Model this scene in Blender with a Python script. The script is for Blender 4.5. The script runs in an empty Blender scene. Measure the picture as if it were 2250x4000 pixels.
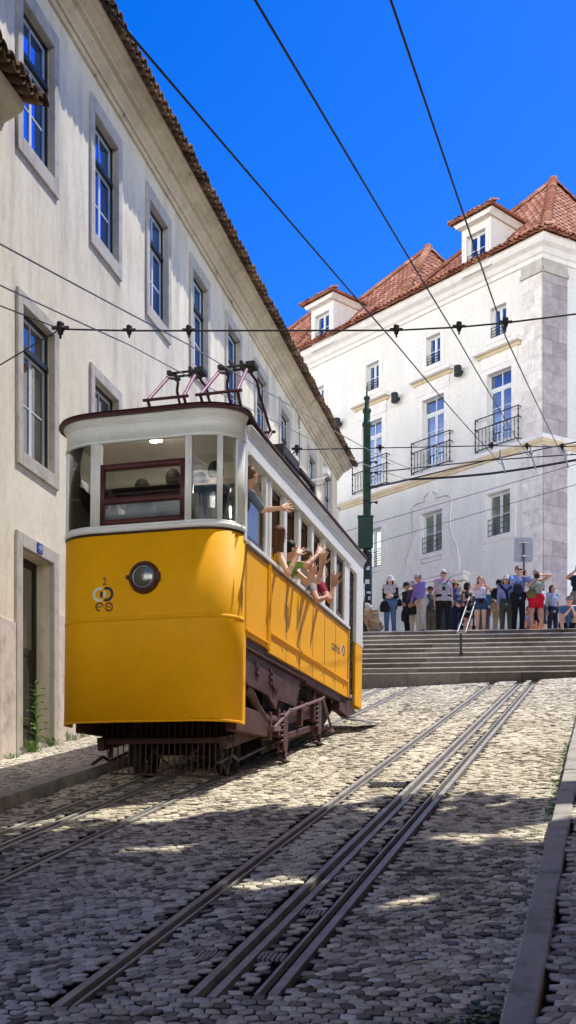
import bpy, math, random
import numpy as np
from mathutils import Matrix, Vector
random.seed(7); rng = np.random.default_rng(7)
scene = bpy.context.scene
COL = scene.collection
pi = math.pi

# ------------------------------------------------------------------ objects
def tag(o, label=None, cat=None, group=None, kind=None):
    if label: o['label'] = label
    if cat: o['category'] = cat
    if group: o['group'] = group
    if kind: o['kind'] = kind
    return o

def empty(name, loc=(0, 0, 0), rz=0.0, label=None, cat=None, group=None):
    o = bpy.data.objects.new(name, None); COL.objects.link(o)
    o.empty_display_size = .2
    o.location = loc; o.rotation_euler = (0, 0, rz)
    return tag(o, label, cat, group)

def copy_tree(o, parent=None):
    c = o.copy(); COL.objects.link(c)
    if parent is not None: c.parent = parent
    for ch in list(o.children): copy_tree(ch, c)
    return c

def mesh_np(name, V, F, mat, parent=None, smooth=False, tone=None, tone_dom='POINT'):
    V = np.asarray(V, np.float32); F = np.asarray(F, np.int32)
    me = bpy.data.meshes.new(name)
    k = F.shape[1]
    me.vertices.add(len(V)); me.vertices.foreach_set('co', V.ravel())
    me.loops.add(F.size); me.loops.foreach_set('vertex_index', F.ravel())
    me.polygons.add(len(F))
    me.polygons.foreach_set('loop_start', np.arange(0, F.size, k, dtype=np.int32))
    me.polygons.foreach_set('loop_total', np.full(len(F), k, np.int32))
    if smooth: me.polygons.foreach_set('use_smooth', np.ones(len(F), bool))
    if tone is not None:
        a = me.attributes.new('tone', 'FLOAT', tone_dom); a.data.foreach_set('value', np.asarray(tone, np.float32))
    me.update(calc_edges=True)
    me.materials.append(mat)
    o = bpy.data.objects.new(name, me); COL.objects.link(o)
    if parent is not None: o.parent = parent
    return o

class MB:
    """collects faces, builds ONE mesh object"""
    def __init__(s, M=None): s.v = []; s.f = []; s.sm = []; s.mi = []; s.tone = []; s.M = M or Matrix.Identity(4); s.cm = 0
    def add(s, vs, fs, smooth=False, tone=.5):
        b = len(s.v)
        s.v += [tuple(s.M @ Vector(p)) for p in vs]
        for f in fs: s.f.append([b + i for i in f]); s.sm.append(smooth); s.mi.append(s.cm); s.tone.append(tone)
    def box(s, x0, x1, y0, y1, z0, z1, R=None, tone=.5):
        vs = [(x, y, z) for z in (z0, z1) for y in (y0, y1) for x in (x0, x1)]
        if R is not None: vs = [tuple(R @ Vector(p)) for p in vs]
        s.add(vs, [(0, 2, 3, 1), (4, 5, 7, 6), (0, 1, 5, 4), (2, 6, 7, 3), (0, 4, 6, 2), (1, 3, 7, 5)], tone=tone); return s
    def quad(s, a, b, c, d, tone=.5): s.add([a, b, c, d], [(0, 1, 2, 3)], tone=tone); return s
    def prism(s, poly, axis, a0, a1):
        """closed 2-D polygon extruded along axis 0/1/2"""
        n = len(poly); vs = []
        for a in (a0, a1):
            for (p, q) in poly:
                vs.append((a, p, q) if axis == 0 else (p, a, q) if axis == 1 else (p, q, a))
        fs = [tuple(range(n - 1, -1, -1)), tuple(range(n, 2 * n))]
        fs += [(i, (i + 1) % n, n + (i + 1) % n, n + i) for i in range(n)]
        s.add(vs, fs); return s
    def tube(s, pts, r, n=8, cap=True, r1=None):
        P = [Vector(p) for p in pts]; m = len(P); vs = []; fs = []
        for i, p in enumerate(P):
            t = (P[min(i + 1, m - 1)] - P[max(i - 1, 0)]).normalized()
            u = t.cross(Vector((0, 0, 1)))
            if u.length < .05: u = t.cross(Vector((0, 1, 0)))
            u.normalize(); w = t.cross(u)
            rr = r if r1 is None else r + (r1 - r) * i / (m - 1)
            for k in range(n):
                a = 2 * pi * k / n; vs.append(tuple(p + (u * math.cos(a) + w * math.sin(a)) * rr))
        for i in range(m - 1):
            for k in range(n):
                fs.append((i * n + k, i * n + (k + 1) % n, (i + 1) * n + (k + 1) % n, (i + 1) * n + k))
        s.add(vs, fs, True)
        if cap:
            s.add(vs[:n], [tuple(range(n))]); s.add(vs[-n:], [tuple(range(n - 1, -1, -1))])
        return s
    def bar(s, p, q, w, h, up=(0, 0, 1)):
        p = Vector(p); q = Vector(q); t = (q - p).normalized(); u = t.cross(Vector(up)).normalized(); v = u.cross(t)
        vs = []
        for e in (p, q):
            for a, b in ((-1, -1), (1, -1), (1, 1), (-1, 1)): vs.append(tuple(e + u * a * w / 2 + v * b * h / 2))
        s.add(vs, [(3, 2, 1, 0), (4, 5, 6, 7)] + [(i, (i + 1) % 4, 4 + (i + 1) % 4, 4 + i) for i in range(4)]); return s
    def lathe(s, prof, n=20, T=None, smooth=True):
        vs = []; fs = []; m = len(prof)
        for r, z in prof:
            for k in range(n):
                a = 2 * pi * k / n; p = Vector((r * math.cos(a), r * math.sin(a), z)); vs.append(tuple(T @ p if T else p))
        for i in range(m - 1):
            for k in range(n): fs.append((i * n + k, i * n + (k + 1) % n, (i + 1) * n + (k + 1) % n, (i + 1) * n + k))
        s.add(vs, fs, smooth); return s
    def ball(s, c, r, n=12, sc=(1, 1, 1)):
        prof = [(max(1e-4, r * math.sin(pi * i / 8)), -r * math.cos(pi * i / 8)) for i in range(9)]
        T = Matrix.Translation(c) @ Matrix.Diagonal((sc[0], sc[1], sc[2], 1)); s.lathe(prof, n, T); return s
    def build(s, name, mat, parent=None, bevel=0, tone=False):
        me = bpy.data.meshes.new(name); me.from_pydata(s.v, [], s.f)
        me.polygons.foreach_set('use_smooth', s.sm)
        mats = mat if isinstance(mat, (list, tuple)) else [mat]
        for m in mats: me.materials.append(m)
        if len(mats) > 1: me.polygons.foreach_set('material_index', s.mi)
        if tone:
            a = me.attributes.new('tone', 'FLOAT', 'FACE'); a.data.foreach_set('value', s.tone)
        me.update()
        o = bpy.data.objects.new(name, me); COL.objects.link(o)
        if parent is not None: o.parent = parent
        if bevel:
            b = o.modifiers.new('bevel', 'BEVEL'); b.width = bevel; b.segments = 2; b.limit_method = 'ANGLE'
        return o

# ------------------------------------------------------------------ materials
def nt(name):
    m = bpy.data.materials.new(name); m.use_nodes = True; t = m.node_tree; t.nodes.clear()
    out = t.nodes.new('ShaderNodeOutputMaterial'); return m, t, out
def N(t, typ, **kw):
    n = t.nodes.new(typ)
    for k, v in kw.items():
        if k in n.inputs: n.inputs[k].default_value = v
        else: setattr(n, k, v)
    return n
def noise(t, vec, scale, detail=5, rough=.6):
    n = N(t, 'ShaderNodeTexNoise'); n.inputs['Scale'].default_value = scale; n.inputs['Detail'].default_value = detail
    n.inputs['Roughness'].default_value = rough; t.links.new(vec, n.inputs['Vector']); return n.outputs['Fac']
def ramp(t, fac, stops):
    r = N(t, 'ShaderNodeValToRGB'); e = r.color_ramp.elements
    while len(e) < len(stops): e.new(.5)
    for el, (p, c) in zip(e, stops): el.position = p; el.color = (*c, 1) if len(c) == 3 else c
    t.links.new(fac, r.inputs['Fac']); return r.outputs['Color']
def mixc(t, fac, a, b, mode='MIX'):
    m = N(t, 'ShaderNodeMix', data_type='RGBA', blend_type=mode)
    if isinstance(fac, float): m.inputs[0].default_value = fac
    else: t.links.new(fac, m.inputs[0])
    for i, c in ((6, a), (7, b)):
        if isinstance(c, tuple): m.inputs[i].default_value = (*c, 1)
        else: t.links.new(c, m.inputs[i])
    return m.outputs[2]
def mapping(t, scale=(1, 1, 1), coord='Object'):
    c = N(t, 'ShaderNodeTexCoord'); mp = N(t, 'ShaderNodeMapping'); mp.inputs['Scale'].default_value = scale
    t.links.new(c.outputs[coord], mp.inputs['Vector']); return mp.outputs['Vector']
def bsdf(t, out, color, rough=.7, metal=0, bump=None, bs=.3, bd=.01, coat=0, spec=.5):
    b = N(t, 'ShaderNodeBsdfPrincipled')
    if isinstance(color, tuple): b.inputs['Base Color'].default_value = (*color, 1)
    else: t.links.new(color, b.inputs['Base Color'])
    if isinstance(rough, float): b.inputs['Roughness'].default_value = rough
    else: t.links.new(rough, b.inputs['Roughness'])
    b.inputs['Metallic'].default_value = metal; b.inputs['Coat Weight'].default_value = coat
    b.inputs['Specular IOR Level'].default_value = spec
    if bump is not None:
        n = N(t, 'ShaderNodeBump'); n.inputs['Strength'].default_value = bs; n.inputs['Distance'].default_value = bd
        t.links.new(bump, n.inputs['Height']); t.links.new(n.outputs['Normal'], b.inputs['Normal'])
    t.links.new(b.outputs[0], out.inputs[0]); return b

def mk(name, c, var=.18, scale=3.0, rough=.75, metal=0, bump=.25, bscale=60, bd=.004, stretch=(1, 1, 1), coat=0, spec=.4, tint=None):
    m, t, out = nt(name); v = mapping(t, stretch)
    f = noise(t, v, scale, 6)
    d = tuple(max(0, x * (1 - var * 2)) for x in c); l = tuple(min(1, x * (1 + var)) for x in c)
    if tint: d = tint
    col = ramp(t, f, [(.28, d), (.72, l)])
    v2 = mapping(t); g = noise(t, v2, bscale, 4)
    col = mixc(t, .25, col, ramp(t, g, [(.3, tuple(x * .75 for x in c)), (.7, tuple(min(1, x * 1.12) for x in c))]))
    bsdf(t, out, col, rough, metal, g, bump, bd, coat, spec); return m

def mk_plaster(name, base, stain, dirt, low=None):
    m, t, out = nt(name)
    v = mapping(t, (1.1, 1.1, .22)); v1 = mapping(t)
    col = ramp(t, noise(t, v, 1.6, 8, .65), [(.3, stain), (.52, base), (.8, tuple(min(1, x * 1.12) for x in base))])
    f2 = ramp(t, noise(t, v1, .55, 6, .6), [(.42, (0, 0, 0)), (.68, (1, 1, 1))])
    col = mixc(t, f2, col, mixc(t, .45, col, dirt))
    f3 = ramp(t, noise(t, v1, 9, 8, .7), [(.3, (.88, .86, .84)), (.6, (1, 1, 1))])
    col = mixc(t, 1.0, col, f3, 'MULTIPLY')
    bsdf(t, out, col, .9, 0, noise(t, v1, 26, 6, .65), .35, .012, spec=.15); return m

def mk_stone(name, c, var=.16, blocks=None, joint=(.2, .19, .18)):
    m, t, out = nt(name); v1 = mapping(t)
    f = noise(t, v1, 3.5, 8, .65); g = noise(t, v1, 45, 6, .7)
    col = ramp(t, f, [(.28, tuple(x * (1 - 2 * var) for x in c)), (.5, c), (.78, tuple(min(1, x * (1 + var)) for x in c))])
    pit = ramp(t, g, [(.28, (.55, .52, .5)), (.42, (1, 1, 1))])
    col = mixc(t, 1.0, col, pit, 'MULTIPLY')
    h = g
    bsdf(t, out, col, .85, 0, h, .4, .008, spec=.2); return m

def mk_tone(name, stops, rough=.8, nscale=20, bump=.3, bd=.006, spec=.3, dirt=None):
    """colour from the per-stone / per-tile attribute 'tone'"""
    m, t, out = nt(name); a = N(t, 'ShaderNodeAttribute'); a.attribute_name = 'tone'
    v = mapping(t); col = ramp(t, a.outputs['Fac'], stops)
    g = noise(t, v, nscale, 6, .65)
    col = mixc(t, 1.0, col, ramp(t, g, [(.25, (.72, .70, .68)), (.62, (1.12, 1.10, 1.06))]), 'MULTIPLY')
    if dirt:
        f = ramp(t, noise(t, v, .7, 6, .6), [(.45, (0, 0, 0)), (.75, (.7, .7, .7))])
        col = mixc(t, f, col, mixc(t, 1.0, col, dirt, 'MULTIPLY'))
    bsdf(t, out, col, rough, 0, g, bump, bd, spec=spec); return m

def mk_glass(name, refl=.45, dark=(.015, .02, .025), tint=(.9, .95, 1), rough=.02, wav=0.0):
    """window seen from outside: mirror-like reflection over a dark room"""
    m, t, out = nt(name); v = mapping(t)
    d = N(t, 'ShaderNodeBsdfDiffuse'); t.links.new(ramp(t, noise(t, v, 1.3, 3), [(.35, tuple(x * .5 for x in dark)), (.7, tuple(x * 1.8 for x in dark))]), d.inputs['Color'])
    g = N(t, 'ShaderNodeBsdfGlossy'); g.inputs['Color'].default_value = (*tint, 1); g.inputs['Roughness'].default_value = rough
    b = N(t, 'ShaderNodeBump'); b.inputs['Strength'].default_value = .06; b.inputs['Distance'].default_value = .05
    t.links.new(noise(t, v, 1.2, 2), b.inputs['Height']); t.links.new(b.outputs['Normal'], g.inputs['Normal'])
    x = N(t, 'ShaderNodeMixShader'); x.inputs[0].default_value = refl
    t.links.new(d.outputs[0], x.inputs[1]); t.links.new(g.outputs[0], x.inputs[2]); t.links.new(x.outputs[0], out.inputs[0]); return m

def mk_clear(name, refl=.14, tint=(.93, .95, .93), haze=0.0):
    m, t, out = nt(name); v = mapping(t)
    a = N(t, 'ShaderNodeBsdfTransparent'); a.inputs['Color'].default_value = (*tint, 1)
    g = N(t, 'ShaderNodeBsdfGlossy'); g.inputs['Roughness'].default_value = .03
    fr = N(t, 'ShaderNodeFresnel'); fr.inputs['IOR'].default_value = 1.5
    ad = N(t, 'ShaderNodeMath', operation='ADD'); ad.inputs[1].default_value = refl - .04; t.links.new(fr.outputs[0], ad.inputs[0])
    x = N(t, 'ShaderNodeMixShader'); t.links.new(ad.outputs[0], x.inputs[0])
    t.links.new(a.outputs[0], x.inputs[1]); t.links.new(g.outputs[0], x.inputs[2]); last = x
    if haze:
        d = N(t, 'ShaderNodeBsdfDiffuse'); d.inputs['Color'].default_value = (.55, .6, .62, 1)
        y = N(t, 'ShaderNodeMixShader')
        mm = N(t, 'ShaderNodeMath', operation='MULTIPLY'); mm.inputs[1].default_value = haze * 2
        t.links.new(noise(t, mapping(t, (3, 3, .6)), 2.5, 5), mm.inputs[0]); t.links.new(mm.outputs[0], y.inputs[0])
        t.links.new(x.outputs[0], y.inputs[1]); t.links.new(d.outputs[0], y.inputs[2]); last = y
    t.links.new(last.outputs[0], out.inputs[0]); return m

M = {}
M['plaster'] = mk_plaster('cream_lime_plaster', (.83, .76, .61), (.54, .49, .41), (.62, .53, .36))
M['cornice'] = mk_plaster('cornice_plaster', (.76, .67, .50), (.58, .50, .36), (.42, .35, .25))
M['cornice'] = None
def _cornice():
    m = mk_plaster('cornice_plaster', (.70, .615, .46), (.50, .43, .31), (.40, .33, .23)); t = m.node_tree; b = next(n for n in t.nodes if n.type == 'BSDF_PRINCIPLED'); l = b.inputs['Base Color'].links[0].from_socket
    f = ramp(t, noise(t, mapping(t, (1, 2, 3)), 1.9, 9, .72), [(.60, (1, 1, 1)), (.68, (.30, .27, .22))]); t.links.new(mixc(t, 1.0, l, f, 'MULTIPLY'), b.inputs['Base Color']); return m
M['cornice'] = _cornice()
M['white_wall'] = mk_plaster('white_render', (.80, .785, .72), (.73, .71, .65), (.72, .685, .59))
M['ochre_trim'] = mk_plaster('ochre_trim', (.70, .58, .38), (.56, .46, .30), (.5, .42, .3))
M['lime'] = mk_stone('limestone', (.50, .465, .405))
M['lime_pale'] = mk_stone('pale_limestone', (.78, .74, .69), .08)
M['plinth'] = mk_stone('rough_pink_plinth', (.66, .58, .52), .2)
M['step'] = mk_stone('step_stone', (.30, .28, .24), .3)
M['tile'] = mk_tone('terracotta_tiles', [(0, (.20, .065, .038)), (.5, (.33, .13, .08)), (1, (.54, .29, .20))], .85, 14)
M['tile_dark'] = mk_tone('dark_brown_tiles', [(0, (.05, .03, .02)), (.5, (.13, .075, .045)), (1, (.27, .17, .10))], .9, 18)  # dark brown puts the shade under the eaves into the tiles
M['cobble'] = mk_tone('cobble_stone', [(0, (.006, .0055, .0045)), (.2, (.07, .062, .048)), (.5, (.68, .615, .485)), (1, (.95, .89, .74))], .85, 34, .5, .01, .12, (.55, .52, .46))
M['calcada'] = mk_tone('pavement_cube', [(0, (.03, .027, .022)), (.22, (.2, .18, .16)), (.5, (.58, .54, .47)), (1, (.80, .76, .68))], .85, 40, .4, .006, .12, (.75, .72, .66))
M['ground'] = mk('packed_earth', (.06, .052, .042), .3, 2.5, .95, 0, .5, 40, .02)
M['kerb'] = mk_stone('kerb_stone', (.42, .395, .35), .26)
M['rail'] = mk('worn_steel', (.43, .41, .37), .25, 6, .5, .12, .15, 80, .002, (1, 1, 1))
M['rail_rust'] = mk('rusty_steel', (.24, .19, .15), .3, 8, .6, .4, .3, 60, .003)
M['groove'] = mk('dark_groove', (.006, .0055, .005), .2, 4, .9)
M['iron'] = mk('dark_cast_iron', (.06, .058, .055), .3, 8, .6, .4, .3, 50, .003)
M['yellow'] = mk('yellow_enamel', (.98, .45, .003), .05, 1.4, .6, 0, .05, 7, .006, (1, 1, .5), 0, .2)
M['white_paint'] = mk('cream_white_enamel', (.82, .82, .79), .05, 3, .42, 0, .04, 30, .002, (1, 1, 1), .15)
M['maroon'] = mk('maroon_paint', (.085, .022, .022), .3, 5, .5, 0, .15, 50, .003, (1, 1, 1), .1)
M['maroon_dusty'] = mk('dusty_maroon_steel', (.092, .034, .030), .45, 3.5, .62, 0, .25, 45, .004)
M['purple'] = mk('purple_rod_paint', (.30, .10, .20), .2, 8, .5, 0, .1, 40, .002)
M['black'] = mk('plain_black', (.012, .011, .011), .3, 5, .7)
M['life'] = mk('dull_maroon', (.075, .032, .030), .3, 6, .6)  # dark maroon for the lifeguard and its slats
M['bench'] = mk('slatted_bench_wood', (.42, .28, .16), .25, 3, .5, 0, .15, 25, .003, (6, .8, 6))
M['wood'] = mk('varnished_wood', (.11, .042, .02), .35, 3, .45, 0, .15, 25, .003, (6, 6, .8), .2)
M['cabin'] = mk('cabin_cream', (.90, .86, .76), .06, 3, .6)
M['glass'] = mk_glass('sky_glass', .8, (.02, .02, .02), (.22, .46, 1.0))  # blue tint paints the sky colour into the reflection
M['glass_low'] = mk_glass('dark_room_glass', .3, (.06, .048, .032))
M['glass_sky_tint'] = mk_glass('sky_tint_glass', .34, (.012, .03, .07), (.6, .72, 1.0), .03)  # blue of the reflected sky put into tint and base
M['glass_green'] = mk_glass('shuttered_glass', .22, (.06, .09, .085), (.9, 1, .95), .08)
M['clear'] = mk_clear('cab_glass', .08)
M['hazy'] = mk_clear('grimy_glass', .12, (.85, .9, .92), .22)
M['frame_dark'] = mk('black_green_frame', (.018, .026, .026), .2, 6, .45)
M['frame_white'] = mk('white_sash', (.70, .72, .72), .06, 5, .5)
M['door'] = mk('old_dark_door', (.035, .035, .03), .3, 4, .6, 0, .3, 20, .004, (5, 5, .6))
M['green'] = mk('green_pole_paint', (.012, .052, .026), .25, 3, .5, 0, .15, 40, .002)
M['pole_dark'] = mk('dark_pole_paint', (.022, .028, .028), .3, 3, .6)
M['wire'] = mk('wire_black', (.02, .02, .022), .1, 8, .5)
M['wire_pale'] = mk('wire_galvanised', (.30, .30, .27), .1, 8, .45, .6)
M['wrought'] = mk('wrought_iron', (.018, .019, .022), .2, 8, .55, .2)
M['steel'] = mk('stainless_tube', (.34, .35, .36), .12, 6, .4, .7)
M['sign_back'] = mk('grey_sign_back', (.40, .41, .42), .1, 4, .6, 0)
M['enamel_blue'] = mk('blue_enamel_plate', (.02, .06, .30), .1, 8, .3)
M['white_mark'] = mk('white_lettering', (.72, .72, .66), .04, 8, .5)
M['navy_mark'] = mk('navy_lettering', (.016, .014, .045), .05, 8, .45)
M['brown_mark'] = mk('brown_lettering', (.045, .018, .012), .05, 8, .45)
M['lens'] = mk_glass('lamp_lens', .16, (.10, .105, .085), (.9, .9, .85), .2)
M['leaf'] = mk('weed_leaf', (.14, .32, .04), .35, 9, .55)
M['leaf_dark'] = mk('ivy_leaf', (.045, .085, .02), .4, 7, .6)
M['bark'] = mk('plane_bark', (.16, .13, .10), .35, 3, .9, 0, .6, 14, .03)

# ------------------------------------------------------------------ frames of the place (metres; camera over the origin)
F_PX, HORIZON = 2800.0, 2130.0
CZ = 2.0
TH = math.atan(805 / 2800.0)
S = Vector((math.sin(TH), math.cos(TH), 0)); R = Vector((math.cos(TH), -math.sin(TH), 0))   # up the street / across it
def G(x, y): return .2085 * y + .0599 * x             # sloping street
def st(p, q, z=0):                                    # street coordinates -> world
    v = R * p + S * q; return (v.x, v.y, G(v.x, v.y) + z)
TOP = 7.97                                            # level of the square above the steps

# ------------------------------------------------------------------ cobbles
def cobbles(name, mat, p0, p1, q0, q1, sp, sq, jit, lift, skip=(), bright=.08, seed=1, rel=.010, parent=None, qcut=None, clip=None):
    r = np.random.default_rng(seed)
    nr = int((q1 - q0) / sq); nk = int((p1 - p0) / sp) * 2 + 12
    Bp = p0 + (np.arange(nk)[None, :] * sp / 2) + r.uniform(-jit, jit, (nr + 1, nk)) * sp + np.sin(np.arange(nr + 1)[:, None] * .37) * sp * .5
    Bq = q0 + (np.arange(nr + 1)[:, None] * sq) + r.uniform(-jit, jit, (nr + 1, nk)) * sq * .55
    par = (np.arange(nk)[None, :] + np.arange(nr + 1)[:, None]) % 2
    Bq += np.where(par == 0, 1, -1) * sq * .10
    Bq += .04 * np.sin(Bp * 1.7 + 1) * np.sin(Bq * .6)
    j, i = np.meshgrid(np.arange(nr), np.arange((nk - 4) // 2), indexing='ij'); j = j.ravel(); i = i.ravel()
    k0 = 2 * i + (j % 2)
    idx = [(j, k0), (j, k0 + 1), (j, k0 + 2), (j + 1, k0 + 2), (j + 1, k0 + 1), (j + 1, k0)]
    cp = np.stack([Bp[a, b] for a, b in idx], 1); cq = np.stack([Bq[a, b] for a, b in idx], 1)
    mp = cp.mean(1); mq = cq.mean(1)
    keep = (mp > p0) & (mp < p1 + .02)
    for a, b, c0, c1 in skip: keep &= ~((mp > a) & (mp < b) & (mq > c0) & (mq < c1))
    if clip is not None: keep &= clip(mp, mq)
    cp, cq, mp, mq = cp[keep], cq[keep], mp[keep], mq[keep]; n = len(mp)
    hz = r.normal(0, rel * .38, n); tlt = r.normal(0, .04, (n, 2))
    shr = 1 - r.random(n) ** 2 * .16; ang = r.normal(0, .05, n); ca, sa = np.cos(ang), np.sin(ang); rings = []
    for ins, dz in ((0.0, -rel * 1.9), (.06, rel * .15), (.2, rel * .36)):
        rp = cp + (mp[:, None] - cp) * ins; rq = cq + (mq[:, None] - cq) * ins
        if ins > 0:
            dp_ = (rp - mp[:, None]) * shr[:, None]; dq_ = (rq - mq[:, None]) * shr[:, None]; rp = mp[:, None] + dp_ * ca[:, None] - dq_ * sa[:, None]; rq = mq[:, None] + dp_ * sa[:, None] + dq_ * ca[:, None]
        zz = dz + (0 if ins == 0 else 1) * (hz[:, None] + (rp - mp[:, None]) * tlt[:, :1] + (rq - mq[:, None]) * tlt[:, 1:])
        rings.append((rp, rq, zz * np.ones_like(rp)))
    P_ = np.concatenate([a for a, _, _ in rings] + [mp[:, None]], 1); Q_ = np.concatenate([b for _, b, _ in rings] + [mq[:, None]], 1)
    Z_ = np.concatenate([c for _, _, c in rings] + [(hz + rel * .42)[:, None]], 1)
    X = P_ * R.x + Q_ * S.x; Y = P_ * R.y + Q_ * S.y
    Z = Z_ + lift + G(X, Y)
    V = np.stack([X, Y, Z], 2).reshape(-1, 3); base = np.arange(n)[:, None] * 19
    fl = []
    for rr in (0, 6):
        for a in range(6):
            b = (a + 1) % 6; fl.append([rr + a, rr + b, rr + 6 + b, rr + 6 + a])
    for a in (0, 2, 4): fl.append([12 + a, 12 + (a + 1) % 6, 12 + (a + 2) % 6, 18])
    Fq = (base[:, None, :] + np.array(fl)[None]).reshape(-1, 4)
    tone = np.clip(r.normal(.54, .16, n) + .09 * np.sin(mp * 2.3 + 1.3 * np.sin(mq * .9)) * np.sin(mq * 1.1 + mp), .26, .92); br = r.random(n) < bright; tone[br] = r.uniform(.8, 1, br.sum())
    dk = r.random(n) < .16; tone[dk] = r.uniform(.28, .42, dk.sum())
    T = np.concatenate([np.zeros((n, 6)), np.repeat(tone[:, None] * .88, 6, 1), np.repeat(tone[:, None], 7, 1)], 1)
    return mesh_np(name, V, Fq, mat, parent, True, T.ravel())

KL, KR = -6.5, -.46
RAILS = [('A', -5.81, 2.5, 29.5), ('C', -4.69, 2.5, 29.5), ('L', -2.78, 5.32, 27.2), ('R', -1.715, 5.6, 27.0)]
skips = [(-5.90, -5.68, 0, 40), (-5.555, -5.295, 0, 40), (-4.81, -4.59, 0, 40), (-2.885, -2.66, 5.3, 40), (-2.205, -1.945, 5.52, 40), (-1.845, -1.615, 5.58, 40)]
GR = [(-2.27 if s < 0 else -1.89, q) for q in [6.25 + .955 * k for k in range(5)] for s in (-1, 1)]
skips += [(p - .1, p + .1, q - .07, q + .07) for p, q in GR]
GL = [(-5.60 if s < 0 else -5.25, q) for q in [9.3 + 1.05 * k for k in range(4)] for s in (-1, 1)]
skips += [(p - .1, p + .1, q - .07, q + .07) for p, q in GL]
skips += [(-2.62, -2.2, 12.28, 12.62)]
def street_clip(mp, mq):
    Y = mp * R.y + mq * S.y; X = mp * R.x + mq * S.x
    return (Y < 28.02 - .0875 * (X - 4.5) + .02) | (X < 1.75)
street = cobbles('street', M['cobble'], KL, KR, 2.6, 30.5, .088, .068, .15, 0.0, skips, .06, 3, .0085, clip=street_clip)
tag(street, kind='structure')
pavl = cobbles('pavement_left', M['calcada'], KL - 1.95, KL - .2, 4.0, 30.5, .07, .062, .14, .15, (), .05, 5, .006)
tag(pavl, kind='structure')
pavr = cobbles('pavement_right', M['calcada'], KR + .155, KR + 2.2, 2.6, 24.0, .085, .075, .2, .14, (), .05, 6, .008)
tag(pavr, kind='structure')

# ground sheet to the horizon
def terrain():
    xs = np.concatenate([np.linspace(-300, -10, 8), np.linspace(-8, 12, 21), np.linspace(14, 300, 8)])
    ys = np.concatenate([np.linspace(-200, -2, 8), np.linspace(0, 28, 15), [28.6, 29.5, 31, 33, 36, 40], np.linspace(60, 600, 6)])
    XX, YY = np.meshgrid(xs, ys); xc = np.clip(XX, -8, 8)
    z = np.where(YY < 28.5, .2085 * YY + .0599 * xc, np.minimum(7.9, .2085 * 28.5 + .0599 * xc + (YY - 28.5) * .7))
    z = np.where(YY < -10, .2085 * -10 + .0599 * xc, z) - .05
    n, m = XX.shape; V = np.stack([XX, YY, z], 2).reshape(-1, 3)
    a = (np.arange(n - 1)[:, None] * m + np.arange(m - 1)[None]).ravel()
    o = mesh_np('ground', V, np.stack([a, a + 1, a + m + 1, a + m], 1), M['ground'], None, True); tag(o, kind='structure')
terrain()

def strip(mb, p0, p1, q0, q1, z0, z1, step=.5):
    """long block laid along the street"""
    n = max(1, int((q1 - q0) / step)); vs = []
    for i in range(n + 1):
        q = q0 + (q1 - q0) * i / n
        vs += [st(p0, q, z0), st(p1, q, z0), st(p1, q, z1), st(p0, q, z1)]
    fs = [(3, 2, 1, 0)] + [(4 * n, 4 * n + 1, 4 * n + 2, 4 * n + 3)]
    for i in range(n):
        b = 4 * i
        fs += [(b + k, b + (k + 1) % 4, b + 4 + (k + 1) % 4, b + 4 + k) for k in range(4)]
    mb.add(vs, fs)

for nm, a, b, q0, q1 in (('kerb_left', KL - .2, KL, 3.0, 30.0), ('kerb_right', KR, KR + .155, 2.6, 24.0)):
    mb = MB(); q = q0; k = 0
    while q < q1:
        L = random.uniform(.8, 1.15); dz = random.uniform(-.006, .008); dp = random.uniform(-.006, .006)
        strip(mb, a + dp, b + dp, q, min(q + L - .008, q1), -.1, .155 + dz, .6); q += L
    tag(mb.build(nm, M['kerb'], None, .012), kind='structure')

# tram tracks -------------------------------------------------------
def rail(parent, p, q0, q1, flip=False, mat=None):
    mb = MB(); s = -1 if flip else 1
    strip(mb, *sorted((p - .055 * s, p + .0 * s)), q0, q1, -.05, .004)
    mb.cm = 1; strip(mb, *sorted((p + .0 * s, p + .056 * s)), q0, q1, -.06, -.045)
    mb.cm = 0; strip(mb, *sorted((p + .056 * s, p + .076 * s)), q0, q1, -.05, .002)
    mb.build('rail', [mat or M['rail'], M['groove']], parent)
def slot(parent, p, q0, q1):
    mb = MB(); strip(mb, p - .082, p - .032, q0, q1, -.09, .004); strip(mb, p + .032, p + .082, q0, q1, -.09, .003)
    mb.cm = 1; strip(mb, p - .032, p + .032, q0, q1, -.09, -.08)
    mb.build('cable_slot', [M['rail'], M['groove']], parent)
tl = empty('tram_track', (0, 0, 0), 0, 'steel rails and cable slot running under the yellow tram', 'tram track')
rail(tl, -5.80, 2.6, 29.6); slot(tl, -5.425, 2.6, 29.6); rail(tl, -4.69, 2.6, 29.6, True)
tr = empty('tram_track', (0, 0, 0), 0, 'empty pair of rails with wide cable slot up the middle of the street', 'tram track')
rail(tr, -2.78, 5.32, 27.4); slot(tr, -2.075, 5.55, 27.2); rail(tr, -1.725, 5.62, 27.0, True)

def grate(p, q, label, group, w=.17, l=.11, nb=6):
    x, y, z = st(p, q)
    e = empty('drain_grate', (x, y, z), -TH, label, 'drain grate', group)
    sl = math.atan(.217); RM = Matrix.Rotation(sl, 4, 'X')
    mb = MB(RM)
    mb.box(-w / 2, w / 2, -l / 2, l / 2, -.03, -.014); mb.build('grate_pit', M['groove'], e)
    mb = MB(RM)
    for k in range(nb):
        x0 = -w / 2 + w * (k + .12) / nb; mb.box(x0, x0 + w / nb * .55, -l / 2, l / 2, -.014, .006)
    mb.build('grate_bars', M['rail'], e)
for k, (p, q) in enumerate(GR):
    grate(p, q, 'small slotted iron drain grate beside the cable slot of the right-hand track', 'drain grates along the right track')
for k, (p, q) in enumerate(GL):
    grate(p, q, 'small slotted iron drain grate beside the cable slot in front of the tram', 'drain grates along the left track')
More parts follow.
